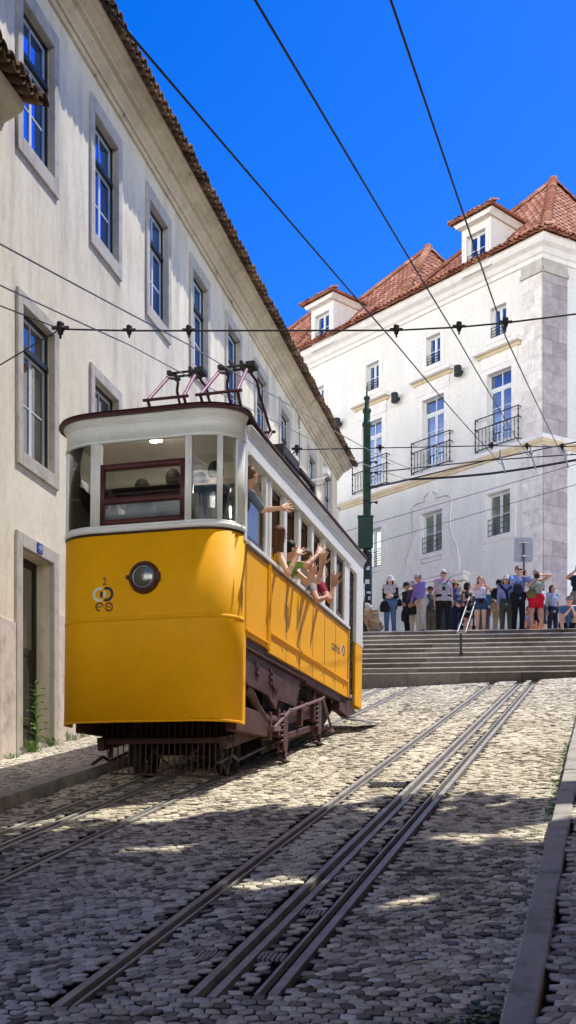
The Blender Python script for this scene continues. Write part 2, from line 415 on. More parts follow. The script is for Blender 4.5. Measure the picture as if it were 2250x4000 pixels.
# square grid cover
x, y, z = st(-2.41, 12.45)
e = empty('grid_cover', (x, y, z), -TH, 'square iron grid cover set in sunlit cobbles between right-hand rails', 'grid cover')
RM = Matrix.Rotation(math.atan(.217), 4, 'X')
mb = MB(RM); mb.box(-.2, .2, -.16, .16, -.03, -.012); mb.build('grid_pit', M['groove'], e)
mb = MB(RM)
for k in range(9): mb.box(-.2 + k * .0475, -.18 + k * .0475, -.16, .16, -.012, .008)
for k in range(7): mb.box(-.2, .2, -.16 + k * .05, -.142 + k * .05, -.012, .0072)
mb.build('grid_bars', M['iron'], e)
# ================================================================== buildings
def wall(mb, x0, x1, z0, z1, holes, y=0.0, depth=.2):
    """front face at y (looking -Y) with real openings and reveals"""
    xs = sorted({x0, x1, *[h[0] for h in holes], *[h[1] for h in holes]})
    zs = sorted({z0, z1, *[h[2] for h in holes], *[h[3] for h in holes]})
    for i in range(len(xs) - 1):
        for j in range(len(zs) - 1):
            cx, cz = (xs[i] + xs[i + 1]) / 2, (zs[j] + zs[j + 1]) / 2
            if any(h[0] < cx < h[1] and h[2] < cz < h[3] for h in holes): continue
            mb.quad((xs[i], y, zs[j]), (xs[i + 1], y, zs[j]), (xs[i + 1], y, zs[j + 1]), (xs[i], y, zs[j + 1]))
    for a, b, c, d in [h[:4] for h in holes]:
        e = y + depth
        mb.quad((a, y, c), (a, y, d), (a, e, d), (a, e, c)); mb.quad((b, y, c), (b, e, c), (b, e, d), (b, y, d))
        mb.quad((a, y, d), (b, y, d), (b, e, d), (a, e, d)); mb.quad((a, y, c), (a, e, c), (b, e, c), (b, y, c))

def surround(mb, o, i, y0, y1):
    """stone frame between outer and inner rectangles (x0,x1,z0,z1); butt joints"""
    mb.box(o[0], i[0], y0, y1, o[2], o[3]); mb.box(i[1], o[1], y0, y1, o[2], o[3])
    if i[2] > o[2]: mb.box(i[0], i[1], y0, y1, o[2], i[2])
    mb.box(i[0], i[1], y0, y1, i[3], o[3])

def sash(mb, x0, x1, z0, z1, y, cols, rows, w=.035, t=.03):
    """one casement: rim and glazing bars"""
    surround(mb, (x0, x1, z0, z1), (x0 + w, x1 - w, z0 + w, z1 - w), y, y + t)
    for k in range(1, cols):
        c = x0 + (x1 - x0) * k / cols; mb.box(c - .011, c + .011, y + .004, y + t - .004, z0 + w, z1 - w)
    for k in range(1, rows):
        c = z0 + (z1 - z0) * k / rows
        for j in range(cols):
            a = x0 + w if j == 0 else x0 + (x1 - x0) * j / cols + .011; b = x1 - w if j == cols - 1 else x0 + (x1 - x0) * (j + 1) / cols - .011
            mb.box(a, b, y + .004, y + t - .004, c - .011, c + .011)

def tile_roof(mb, O, ex, ey, n, zf, L, lo, hi, T=.22, row=.36, amp=.045, sub=6, seed=0, rows=None):
    """barrel tiles: across ex (unit), up ey (unit) from O; lo/hi(t) give the span at t metres up the slope"""
    rr = random.Random(seed); O = Vector(O); ex = Vector(ex); ey = Vector(ey); nn = Vector(n)
    nrow = max(1, int(round(L / row)))
    for j in range(nrow):
        t0, t1 = L * j / nrow, L * (j + 1) / nrow
        a0, b0, a1, b1 = lo(t0), hi(t0), lo(t1), hi(t1)
        s0 = min(a0, a1); s1 = max(b0, b1)
        k = math.floor(s0 / T)
        while k * T < s1:
            tone = min(1, max(0, rr.gauss(.5, .22)))
            vs = []
            for m in range(sub + 1):
                s = (k + m / sub) * T
                hgt = amp * abs(math.sin(pi * m / sub)) ** .8 if m < sub else 0
                for (t, a, b, lift) in ((t0, a0, b0, .03), (t1, a1, b1, 0.0)):
                    sc = min(max(s, a), b); vs.append(tuple(O + ex * sc + ey * t + nn * (hgt + lift)))
            fs = [(2 * m, 2 * m + 2, 2 * m + 3, 2 * m + 1) for m in range(sub)]
            mb.add(vs, fs, True, tone)
            # butt end of the course
            vs2 = []
            for m in range(sub + 1):
                s = (k + m / sub) * T; hgt = amp * abs(math.sin(pi * m / sub)) ** .8 if m < sub else 0
                sc = min(max(s, a0), b0); vs2 += [tuple(O + ex * sc + ey * t0 + nn * (hgt + .03)), tuple(O + ex * sc + ey * t0 + nn * (-.012 if j == 0 else 0))]
            mb.add(vs2, [(2 * m, 2 * m + 1, 2 * m + 3, 2 * m + 2) for m in range(sub)], False, tone * .7)
            k += 1

def ridge(mb, p, q, r=.13, step=.38, seed=1):
    rr = random.Random(seed); p = Vector(p); q = Vector(q); L = (q - p).length; n = max(1, int(L / step)); d = (q - p) / n
    for k in range(n):
        a = p + d * k - d * .08; b = p + d * (k + 1) + d * .06; v0 = len(mb.v)
        u = d.normalized().cross(Vector((0, 0, 1)));  u = u.normalized() if u.length > .05 else Vector((1, 0, 0)); w = u.cross(d.normalized())
        vs = []
        for e, rad in ((a, r * 1.12), (b, r * .95)):
            for m in range(9):
                an = pi * m / 8; vs.append(tuple(e + u * math.cos(an) * rad + w * math.sin(an) * rad * .9))
        tn = min(1, max(0, rr.gauss(.55, .2)))
        mb.add(vs, [(m, m + 1, 10 + m, 9 + m) for m in range(8)] + [tuple(range(8, -1, -1))], True, tn)

# ------------------------------------------------------------------ left building
LB = empty('townhouse', (-4.16, 16.1, 0), math.atan2(.9717, .236), 'long cream plastered house with stone framed windows along the left side of the street', 'house')
UW = [(.47 + 2.668 * i) for i in range(7)]
open_u = [(u + .16, u + 1.235, 12.65, 14.75) for u in UW] + [(20.4, 21.4, 12.62, 14.7), (22.9, 23.95, 12.7, 14.95)]
open_l = [(u + .16, u + 1.235, 7.93, 10.15) for u in UW if not 3 < u / 2.668 < 3.1] + [(20.4, 21.4, 8.6, 10.6), (22.9, 23.95, 8.6, 10.6)]
door_o = (.625, 1.70, 2.9, 6.51)
mb = MB(); holes = open_u + open_l + [door_o]
wall(mb, -9, 25.2, 2.0, 15.75, [h for h in holes], 0, .34)
mb.quad((25.2, 0, 2), (25.2, 9, 2), (25.2, 9, 15.75), (25.2, 0, 15.75)); mb.quad((-9, 9, 2), (-9, 0, 2), (-9, 0, 15.75), (-9, 9, 15.75))
mb.quad((25.2, 9, 2), (-9, 9, 2), (-9, 9, 15.75), (25.2, 9, 15.75))
mb.build('wall', M['plaster'], LB)
# rough plinth stepping up the hill
mb = MB()
for a, b, t in ((-9, -4, 4.5), (-4, -.05, 5.0), (-.05, .43, 5.33), (1.88, 4.0, 5.76), (4.0, 8, 6.3), (8, 13, 7.1), (13, 19, 8.3)):
    mb.box(a, b, -.028, .02, 2.0, t)
mb.build('plinth', M['plinth'], LB, .012)
# cornice: stepped moulding
prof = [(.0, 15.38), (-.05, 15.38), (-.06, 15.47), (-.10, 15.475), (-.12, 15.52), (-.20, 15.60), (-.22, 15.66), (-.30, 15.665), (-.31, 15.70), (-.42, 15.74), (-.46, 15.80), (-.54, 15.805), (-.55, 15.84), (.0, 15.85)]
mb = MB()
mb.prism([(y, z) for y, z in prof], 0, -9, 19.02); mb.prism([(y * 1.04, z - .005) for y, z in prof], 0, 19.02, 25.3)
mb.build('cornice', M['cornice'], LB)
mb = MB(); mb.box(18.9, 19.15, -.02, .01, 15.1, 15.37); mb.build('cornice_patch', mk('grey_repair_mortar', (.34, .31, .26), .2, 6), LB)
# eaves tiles, dark brown, and the roof behind
mb = MB(); rr = random.Random(4)
u = -9.0
sl = math.tan(math.radians(20))
def barrel(mb, x, y0, z0, L, r, up, tone, t=.016, flip=False, axis=None, taper=.9):
    n = 6; vs = []
    for k, (yy, rad) in enumerate(((0, r), (L, r * taper))):
        for rr_ in (rad, rad - t):
            for m in range(n + 1):
                a = pi * m / n; h = math.sin(a) * rr_ * (-1 if flip else 1)
                vs.append((x + math.cos(a) * rr_, y0 + yy, z0 + yy * up + h))
    K = n + 1; fs = []
    for m in range(n):
        fs += [(m, m + 1, 2 * K + m + 1, 2 * K + m), (K + m + 1, K + m, 3 * K + m, 3 * K + m + 1), (m + 1, m, K + m, K + m + 1)]
    mb.add(vs, fs, True, tone)
def eaves(mb, x0, x1, y0, z0, rr, pitch=.225, L=.5, up=.36, r=.105):
    x = x0
    while x < x1:
        dy = rr.uniform(-.025, .025); tn = min(1, max(0, rr.gauss(.45, .25)))
        barrel(mb, x, y0 + .03 + dy, z0 + .075, L, r * .93, up, tn * .8, flip=True)
        barrel(mb, x + pitch / 2, y0 + dy, z0 + .075 + rr.uniform(-.008, .008), L, r, up, tn)
        barrel(mb, x + pitch / 2, y0 + dy + .06, z0 + .09, L, r * .95, up, min(1, tn + .2))
        x += pitch
eaves(mb, -9, 25.4, -.74, 15.80, rr)
tile_roof(mb, (0, -.4, 16.02), (1, 0, 0), (0, math.cos(.35), math.sin(.35)), (0, -math.sin(.35), math.cos(.35)), 0, 5.5, lambda t: -9, lambda t: 25.4, .225, .4, .05, 4, 3)
mb.quad((-9, -.56, 15.86), (25.4, -.56, 15.86), (25.4, .2, 16.1), (-9, .2, 16.1))
mb.build('roof', M['tile_dark'], LB, tone=True)

def left_window(idx, u, z0, z1, oz0, oz1, ou0, ou1, glass, top_frac, bars):
    """stone surround > dark frame, white sash, panes"""
    a, b = u
    mb = MB(); o = (ou0, ou1, oz0, oz1); i = (a, b, z0, z1)
    surround(mb, o, (a + .004, b - .004, z0 + .004, z1 - .004), -.045, .06)
    w = mb.build('window', M['lime'], LB, .008)
    fr = MB(); y = .085
    surround(fr, (a, b, z0, z1), (a + .045, b - .045, z0 + .04, z1 - .055), y, y + .10)
    tz = z0 + (z1 - z0) * top_frac
    fr.box(a + .045, b - .045, y - .03, y + .1, tz - .05, tz + .03)
    fr.build('frame', M['frame_dark'], w)
    sm = MB(); x0, x1 = a + .047, b - .047; mid = (x0 + x1) / 2
    sash(sm, x0, x1, tz + .032, z1 - .057, y + .03, 2, 1)
    sash(sm, x0, mid - .002, z0 + .052, tz - .052, y + .03, 1, bars); sash(sm, mid + .002, x1, z0 + .052, tz - .052, y + .03, 1, bars)
    sm.box(x0, x1, y - .005, y + .028, z0 + .052, z0 + .085)
    sm.build('sash', M['frame_white'], w)
    gm = MB(); gm.quad((x0, y + .05, z0 + .05), (x1, y + .05, z0 + .05), (x1, y + .05, z1 - .07), (x0, y + .05, z1 - .07)); gm.build('pane', glass, w)
    bk = MB(); bk.quad((a, .335, z0), (b, .335, z0), (b, .335, z1), (a, .335, z1)); bk.build('backing', M['black'], w)
    return w
for k, (a, b, c, d) in enumerate(open_u):
    extra = k >= 7
    left_window(k, (a, b), c, d, c - .25, d + .25, a - .16, b + .165, M['glass'], .68, 2)
for k, (a, b, c, d) in enumerate(open_l):
    left_window(k, (a, b), c, d, c - .21, d + .19, a - .16, b + .165, M['glass_low'], .755, 2)
# little window guards on the far pair
for k, (a, b, c, d) in enumerate(open_u[7:]):
    g = MB()
    for z in (.1, .4, .7): g.tube([(a - .1, -.2, c + z), (b + .1, -.2, c + z)], .014, 6)
    for x in (a - .1, (a + b) / 2, b + .1): g.tube([(x, -.2, c + .05), (x, -.2, c + .72)], .012, 6)
    for x in (a - .1, b + .1): g.tube([(x, -.2, c + .7), (x, 0, c + .7)], .012, 6); g.tube([(x, -.2, c + .1), (x, 0, c + .1)], .012, 6)
    g.build('window_guard', M['wrought'], LB)
# door
mb = MB(); surround(mb, (.44, 1.87, 2.9, 6.715), (.629, 1.696, 2.9, 6.506), -.04, .05)
dr = mb.build('door', M['lime'], LB, .01)
mb = MB(); y = .27
surround(mb, (.625, 1.70, 2.9, 6.51), (.70, 1.63, 2.9, 6.40), y, y + .06)
mb.box(.70, 1.63, y + .02, y + .05, 2.9, 5.0); mb.box(.70, 1.63, y + .01, y + .06, 5.0, 5.12)
mb.box(.78, 1.13, y, y + .02, 3.9, 4.8); mb.box(1.2, 1.55, y, y + .02, 3.9, 4.8)
mb.build('door_leaf', M['door'], dr, .004)
mb = MB(); mb.quad((.70, y + .03, 5.12), (1.63, y + .03, 5.12), (1.63, y + .03, 6.4), (.70, y + .03, 6.4)); mb.build('transom_pane', M['glass_low'], dr)
mb = MB(); mb.box(.626, 1.699, .0, .29, 2.9, 3.62); mb.build('threshold', M['lime'], dr)
# rain pipe
mb = MB(); mb.tube([(19.02, -.03, 14.9), (19.02, -.03, 6.5)], .018, 8)
for z in (7.5, 9.5, 11.5, 13.5, 15.0): mb.box(18.98, 19.06, -.05, 0, z, z + .03)
mb.build('rain_pipe', mk('grey_pipe', (.32, .30, .27), .15, 4), LB)
mb = MB(); mb.box(25.05, 25.24, -.07, -.002, 7, 14.3); mb.box(24.95, 25.3, -.14, -.002, 14.3, 14.42); mb.build('corner_pilaster', M['lime_pale'], LB, .01)
def lbw(u, y, z):
    c, s = math.cos(LB.rotation_euler.z), math.sin(LB.rotation_euler.z); return (-4.16 + u * c - y * s, 16.1 + u * s + y * c, z)
LBZ = LB.rotation_euler.z

# text ---------------------------------------------------------------
def text_mb(body, size, Mx, space=1.0):
    cu = bpy.data.curves.new('t', 'FONT'); cu.body = body; cu.size = size; cu.space_character = space; cu.resolution_u = 4; cu.align_x = 'CENTER'; cu.align_y = 'CENTER'
    o = bpy.data.objects.new('t', cu); COL.objects.link(o)
    bpy.context.view_layer.update()
    me = bpy.data.meshes.new_from_object(o.evaluated_get(bpy.context.evaluated_depsgraph_get()))
    mb = MB(Mx); mb.add([tuple(v.co) for v in me.vertices], [tuple(p.vertices) for p in me.polygons])
    bpy.data.objects.remove(o); bpy.data.curves.remove(cu); bpy.data.meshes.remove(me); return mb

# number plate 49
pl = empty('number_plate', lbw(1.165, -.047, 6.615), LBZ, 'small blue enamel plate reading 49 on the lintel of the dark doorway', 'sign')
mb = MB(); mb.box(-.085, .085, -.012, 0, -.08, .08); mb.build('plate', M['enamel_blue'], pl, .006)
text_mb('49', .12, Matrix.Translation((0, -.0145, 0)) @ Matrix.Rotation(pi / 2, 4, 'X')).build('number', M['white_mark'], pl)

# security camera on the wall
sc_ = empty('security_camera', lbw(20.25, 0, 13.75), LBZ, 'white security camera on a bracket on the far end of the cream house', 'camera')
mb = MB(); mb.box(-.06, .06, -.03, 0, -.18, .18); mb.tube([(0, -.02, 0), (0, -.55, .05), (.0, -.62, .12)], .03, 8); mb.build('bracket', M['white_paint'], sc_)
mb = MB(); mb.box(-.2, .2, -.72, -.52, .14, .32); mb.box(-.24, .22, -.74, -.5, .32, .345); mb.build('housing', M['white_paint'], sc_, .015)
mb = MB(); mb.tube([(.05, -.6, .14), (.12, -.55, -.1), (.05, -.35, -.16), (0, -.1, -.05)], .012, 6); mb.build('cable', M['wire'], sc_)

# ------------------------------------------------------------------ lower neighbour, only its eaves corner reaches the picture
NB = empty('neighbour_house', (-4.16, 16.1, 0), LBZ, 'lower house whose tiled eaves corner juts into the upper left edge', 'house')
mb = MB(); wall(mb, -1.6, -.3, -8, 12.4, [], -.06, .1); mb.quad((-.3, -.06, 0), (-.3, 0, 0), (-.3, 0, 12.4), (-.3, -.06, 12.4)); mb.build('wall', M['plaster'], NB)
mb = MB(); wall(mb, -11, -1.6, -8, 12.4, [], -.06, .1); mb.build('dark_wall', mk_plaster('low_bounce_plaster', (.26, .22, .17), (.2, .17, .14), (.2, .17, .13)), NB)  # unseen wall stretch, darkened to cut light bounced onto the cobbles
mb = MB(); mb.prism([(-.061, 12.18), (-.14, 12.2), (-.18, 12.3), (-.34, 12.36), (-.46, 12.42), (-.50, 12.52), (-.061, 12.53)], 0, -11, -.22); mb.build('cornice', M['cornice'], NB)
mb = MB(); eaves(mb, -9, -.2, -.74, 12.50, random.Random(9), .225, .5, .3)
barrel(mb, -.14, -.78, 12.56, .5, .12, .3, .2); 
mb.quad((-11, -.6, 12.56), (-.1, -.6, 12.56), (-.1, -.002, 12.8), (-11, -.002, 12.8)); mb.quad((-11, -.06, -8), (-11, 9, -8), (-11, 9, 12.6), (-11, -.06, 12.6))
mb.build('roof', M['tile_dark'], NB, tone=True)

# ------------------------------------------------------------------ white building on the square
ANG = math.atan2(-.7507, .6607)
WBd = empty('palace_building', (8.46, 37.0, 0), ANG, 'large white corner building with red tiled hip roofs and iron balconies', 'building')
C_at = [-1.82, -4.78, -7.87, -10.95]
C_dr = [-1.78, -4.78, -7.88, -10.95]
at_o = [(c - .35, c + .35, 19.6, 20.65) for c in C_at]
dr_o = [(c - .53, c + .53, 15.72, 18.40) for c in C_dr]
gr_o = [(c - .51, c + .51, 12.74, 14.24) for c in (-1.82, -4.86, -7.9, -10.95)]
portal_o = (-5.6, -4.1, 7.0, 10.9)
mb = MB(); wall(mb, -17, 0, 7.0, 22.2, at_o + dr_o + gr_o + [portal_o], 0, .3)
mb.quad((-17, 12, 7), (-17, 0, 7), (-17, 0, 22.2), (-17, 12, 22.2))
W0 = mb.build('wall', M['white_wall'], WBd)
# right flank, turned away to the right
FM = Matrix(((.2234, -.974, 0, 0), (.974, .2234, 0, 0), (0, 0, 1, 0), (0, 0, 0, 1)))
FM = Matrix(((.2234, -.974, 0, 0), (.974, .2234, 0, 0), (0, 0, 1, 0), (0, 0, 0, 1)))
fl_d = [(2.0, 3.05, 15.72, 18.4), (5.2, 6.25, 15.72, 18.4)]; fl_a = [(2.15, 2.85, 19.6, 20.65), (5.35, 6.05, 19.6, 20.65)]; fl_g = [(2.0, 3.05, 12.74, 14.24), (5.2, 6.25, 12.74, 14.24)]
mb = MB(FM); wall(mb, 0, 12, 7.0, 22.2, fl_d + fl_a + fl_g, 0, .3); mb.build('side_wall', M['white_wall'], WBd)
# corner quoin of weathered blocks
mb = MB(); rr = random.Random(3)
def blocks(mb, x0, x1, z0, z1, y0, y1, h, rr):
    z = z0; k = 0
    while z < z1 - .05:
        zz = min(z + h * rr.uniform(.85, 1.15), z1); c = x0 + (x1 - x0) * (.36 if k % 2 else .64)
        for a, b in ((x0, c - .004), (c + .004, x1)): mb.box(a, b, y0 - rr.uniform(0, .006), y1, z, zz - .007, tone=rr.random())
        z = zz; k += 1
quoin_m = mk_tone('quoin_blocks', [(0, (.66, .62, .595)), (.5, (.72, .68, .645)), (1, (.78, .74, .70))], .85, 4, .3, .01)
quoin_shade = mk_tone('shaded_flank_blocks', [(0, (.34, .30, .30)), (.5, (.40, .36, .36)), (1, (.46, .42, .41))], .85, 4, .3, .01)  # darker copy of the quoin stone, with the flank's shade in its colour
for z0_, z1_ in ((7, 15.38), (15.74, 21.1)):
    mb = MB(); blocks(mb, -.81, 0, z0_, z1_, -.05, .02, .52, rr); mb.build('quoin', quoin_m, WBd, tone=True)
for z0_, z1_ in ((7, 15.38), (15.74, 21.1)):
    mb = MB(FM); blocks(mb, 0.0, 1.04, z0_, z1_, -.05, .02, .52, rr); mb.build('side_quoin', quoin_shade, WBd, tone=True)
mb = MB(); mb.box(-.86, .04, -.10, .02, 21.1, 21.22); mb.box(-.83, .02, -.07, .02, 21.22, 21.54); mb.M = FM; mb.box(-.0, 1.08, -.10, .02, 21.104, 21.222); mb.box(0, 1.06, -.07, .02, 21.224, 21.54); mb.build('quoin_capital', M['lime'], WBd)
# belt course and cornice run round the corner
def run(mb, prof, x0, v1):
    """profile (out,z) swept along the front and round onto the flank, mitred"""
    k = math.tan(math.radians((180 - 103) / 2))
    n = len(prof); vs = []
    for o, z in prof: vs.append((x0, -o, z))
    for o, z in prof: vs.append((o * k * .98, -o, z))
    for o, z in prof: vs.append(tuple(FM @ Vector((v1, -o, z))))
    fs = [tuple(range(n))]
    for s_ in (0, n): fs += [(s_ + i, s_ + n + i, s_ + n + (i + 1) % n, s_ + (i + 1) % n) for i in range(n)]
    mb.add(vs, fs)
mb = MB(); run(mb, [(-.02, 15.56), (.13, 15.56), (.15, 15.60), (.15, 15.70), (.10, 15.73), (-.02, 15.74)], -17, 12); mb.build('belt_course', M['lime_pale'], WBd)
mb = MB(); run(mb, [(-.02, 15.36), (.05, 15.36), (.07, 15.44), (.11, 15.47), (.12, 15.555), (-.02, 15.555)], -17, 12); mb.build('belt_moulding', M['ochre_trim'], WBd)
mb = MB(); run(mb, [(-.02, 21.55), (.06, 21.55), (.08, 21.68), (.14, 21.72), (.22, 21.86), (.36, 21.95), (.42, 22.05), (.44, 22.18), (-.02, 22.2)], -17, 12); mb.build('cornice', M['lime_pale'], WBd)

def casements(o, frame_m, glass_m, y, rows, top=None, parent=None, name='window', sur=None, ysur=-.03, kick=0):
    a, b, c, d = o[:4]
    mb = MB(parent[1]) if parent[1] else MB()
    if sur: surround(mb, sur, (a + .003, b - .003, c + .003 if sur[2] < c else sur[2], d - .003), ysur, .05)
    else: mb.box(a, b, .2, .22, c, c + .02)
    w = mb.build(name, M['lime_pale'], parent[0], .008)
    def nmb(): return MB(parent[1]) if parent[1] else MB()
    sm = nmb(); mid = (a + b) / 2; tz = d if top is None else c + (d - c) * top
    surround(sm, (a, b, c, d), (a + .04, b - .04, c + .04, d - .04), y, y + .07)
    if top is not None:
        sm.box(a + .04, b - .04, y - .01, y + .07, tz - .05, tz + .05); sm.box(mid - .013, mid + .013, y + .01, y + .05, tz + .05, d - .04); e = tz - .05
    else: e = d - .04
    if kick: sm.box(a + .04, b - .04, y + .01, y + .06, c + .04, c + .04 + kick)
    c2 = c + .04 + kick
    sash(sm, a + .042, mid - .002, c2, e, y + .01, 1, rows, .05, .05); sash(sm, mid + .002, b - .042, c2, e, y + .01, 1, rows, .05, .05)
    sm.build('frame', frame_m, w)
    g = nmb(); g.quad((a + .03, y + .035, c2), (b - .03, y + .035, c2), (b - .03, y + .035, d - .03), (a + .03, y + .035, d - .03)); g.build('pane', glass_m, w)
    bk = nmb(); bk.quad((a, .295, c), (b, .295, c), (b, .295, d), (a, .295, d)); bk.build('backing', M['black'], w)
    return w
def bars_guard(a, b, z0, z1, n, parent, y=.03):
    g = MB(parent[1]) if parent[1] else MB()
    for k in range(n): z = z0 + (z1 - z0) * k / (n - 1); g.tube([(a, y, z), (b, y, z)], .013, 6)
    for x in (a + .02, a + (b - a) * .35, a + (b - a) * .68, b - .02): g.tube([(x, y, z0), (x, y, z1)], .009, 6)
    g.build('window_guard', M['wrought'], parent[0])
def balcony(c, z, parent, w=.92, proj=.17):
    g = MB(parent[1]) if parent[1] else MB(); y = -proj
    for zz in (.05, .78, 1.14): g.bar((c - w, y, z + zz), (c + w, y, z + zz), .03, .03)
    for x in (c - w, c + w):
        for zz in (.05, .78, 1.14): g.bar((x, y, z + zz), (x, 0, z + zz), .024, .024)
        g.tube([(x, y, z - .02), (x, y, z + 1.16)], .02, 6)
        for k in range(5): g.ball((x, y, z + .15 + k * .22), .036, 8)
    n = 12
    for k in range(1, n):
        x = c - w + 2 * w * k / n; g.tube([(x, y, z + .05), (x, y, z + .78)], .011, 6)
        g.ball((x, y, z + .3), .026, 6); g.ball((x, y, z + .55), .022, 6)
    g.build('balcony_rail', M['wrought'], parent[0])
def bay(parent, ca, cd, cg, guards=True):
    a = (ca - .35, ca + .35, 19.6, 20.65)
    casements(a, M['frame_white'], M['glass_sky_tint'], .14, 2, None, parent, 'window', (ca - .53, ca + .53, 19.43, 20.88))
    bars_guard(ca - .35, ca + .35, 19.66, 19.98, 4, parent)
    d = (cd - .53, cd + .53, 15.72, 18.40)
    casements(d, M['frame_white'], M['glass_sky_tint'], .16, 3, .80, parent, 'balcony_door', (cd - .76, cd + .76, 15.72, 18.58), -.04, .26)
    mb = MB(parent[1]) if parent[1] else MB()
    mb.box(cd - .78, cd + .78, -.045, .02, 18.585, 19.0); mb.build('frieze', M['lime_pale'], parent[0], .01)
    mb = MB(parent[1]) if parent[1] else MB()
    mb.prism([(.02, 19.0), (-.08, 19.0), (-.12, 19.08), (-.2, 19.1), (.02, 19.1)], 0, cd - .9, cd + .9); mb.build('cornice_moulding', M['ochre_trim'], parent[0])
    mb = MB(parent[1]) if parent[1] else MB()
    mb.prism([(.02, 19.102), (-.21, 19.102), (-.27, 19.13), (-.28, 19.24), (.02, 19.27)], 0, cd - .98, cd + .98); mb.build('cornice_slab', M['lime_pale'], parent[0])
    balcony(cd, 15.75, parent)
    g = (cg - .51, cg + .51, 12.74, 14.24)
    casements(g, M['frame_white'], M['glass_green'], .15, 2, None, parent, 'window', (cg - .73, cg + .73, 12.54, 14.42) if cg != -4.86 else (cg - .54, cg + .54, 12.70, 14.28), -.035)
    bars_guard(cg - .51, cg + .51, 12.8, 13.35, 4, parent, .05)
FRONT = (WBd, None); FLANK = (WBd, FM)
for a, d, g in zip(C_at, C_dr, (-1.82, -4.86, -7.9, -10.95)): bay(FRONT, a, d, g)
for c in (2.52, 5.72): bay(FLANK, c, c, c)
# baroque surround of the middle ground-floor window, with portal below
c = -4.86
outl = [(-1.33, 11.82), (-1.33, 12.36), (-1.24, 12.5), (-1.2, 12.75), (-1.02, 13.1), (-.9, 13.4), (-.88, 13.9), (-.94, 14.1), (-.92, 14.55), (-.80, 14.66), (-.62, 14.60), (-.5, 14.74), (-.3, 14.72), (-.2, 14.9), (0, 15.0), (.2, 14.9), (.3, 14.72), (.5, 14.74), (.62, 14.60), (.80, 14.66), (.92, 14.55), (.94, 14.1), (.88, 13.9), (.9, 13.4), (1.02, 13.1), (1.2, 12.75), (1.24, 12.5), (1.33, 12.36), (1.33, 11.82)]
half = [(x, z) for x, z in outl if x <= 0]
def lat(h):
    zz = [z for x, z in h]
    return h
mb = MB()
zs = sorted({z for x, z in half if z <= 14.55} | {12.70, 14.28})
def xo(z):
    pts = [p for p in half if p[1] <= 14.56]
    for (x0, z0), (x1, z1) in zip(pts, pts[1:]):
        if min(z0, z1) <= z <= max(z0, z1): return x0 if z1 == z0 else x0 + (x1 - x0) * (z - z0) / (z1 - z0)
    return pts[-1][0]
for z0, z1 in zip(zs, zs[1:]):
    for s_ in (-1, 1):
        xi = -.545 if z0 >= 12.69 and z1 <= 14.281 else 0.0
        q = [(c + s_ * xo(z0), z0), (c + s_ * xi, z0), (c + s_ * xi, z1), (c + s_ * xo(z1), z1)]
        if s_ < 0: q = q[::-1]
        mb.prism(q, 1, -.045, .01)
crest = [(x, z) for x, z in outl if z >= 14.55]
for i in range(len(crest) - 1):
    (x0, z0), (x1, z1) = crest[i], crest[i + 1]
    mb.prism([(c + x0, 14.552), (c + x1, 14.552), (c + x1, z1), (c + x0, z0)], 1, -.06, .01)
mb.build('carved_surround', M['lime_pale'], WBd)
mb = MB()
for dz, ins in ((0, 0),):
    pts = [(c + x, -.06, z) for x, z in outl[2:9]]; mb.tube(pts, .012, 6); mb.tube([(2 * c - x, y, z) for x, y, z in pts], .012, 6)
for s_ in (-1, 1): mb.tube([(c + s_ * .12, -.07, 14.93), (c + s_ * .3, -.075, 14.8), (c + s_ * .28, -.07, 14.64), (c + s_ * .6, -.07, 14.66), (c + s_ * .85, -.07, 14.6)], .025, 6)
mb.tube([(c - .45, -.062, 12.4), (c + .5, -.062, 12.4), (c + .5, -.062, 12.56), (c - .45, -.062, 12.56), (c - .45, -.062, 12.4)], .012, 6)
mb.build('carved_moulding', M['lime'], WBd)
mb = MB()
for x in (-6.25, -3.62):
    mb.box(x, x + .36, -.14, .01, 7, 10.95); mb.box(x - .06, x + .42, -.2, .01, 10.95, 11.08); mb.box(x - .02, x + .38, -.16, .01, 11.08, 11.4); mb.box(x - .1, x + .46, -.26, .01, 11.42, 11.62); mb.box(x - .14, x + .5, -.3, .01, 11.62, 11.74)
mb.box(-5.86, -3.65, -.12, .01, 11.08, 11.4); mb.box(-5.78, -3.73, -.2, .01, 11.42, 11.62); mb.box(-5.74, -3.77, -.24, .01, 11.62, 11.74)
surround(mb, (-5.86, -3.65, 7, 11.07), (-5.6, -4.1, 7, 10.9), -.06, .01)
po = mb.build('portal', M['lime_pale'], WBd, .01)
mb = MB(); mb.box(-5.6, -4.1, .2, .26, 7, 10.9)
for x in (-5.5, -4.75): mb.box(x, x + .6, .17, .2, 8.2, 9.2); mb.box(x, x + .6, .17, .2, 9.4, 10.6)
mb.build('portal_door', M['door'], po)
for x0_, x1_, z1_ in ((-17, -6.6, 11.2), (-3.0, -.9, 9.6)):
    mb = MB(); blocks(mb, x0_, x1_, 7, z1_, -.035, .01, .75, rr); mb.build('base_course', quoin_m, WBd, tone=True)

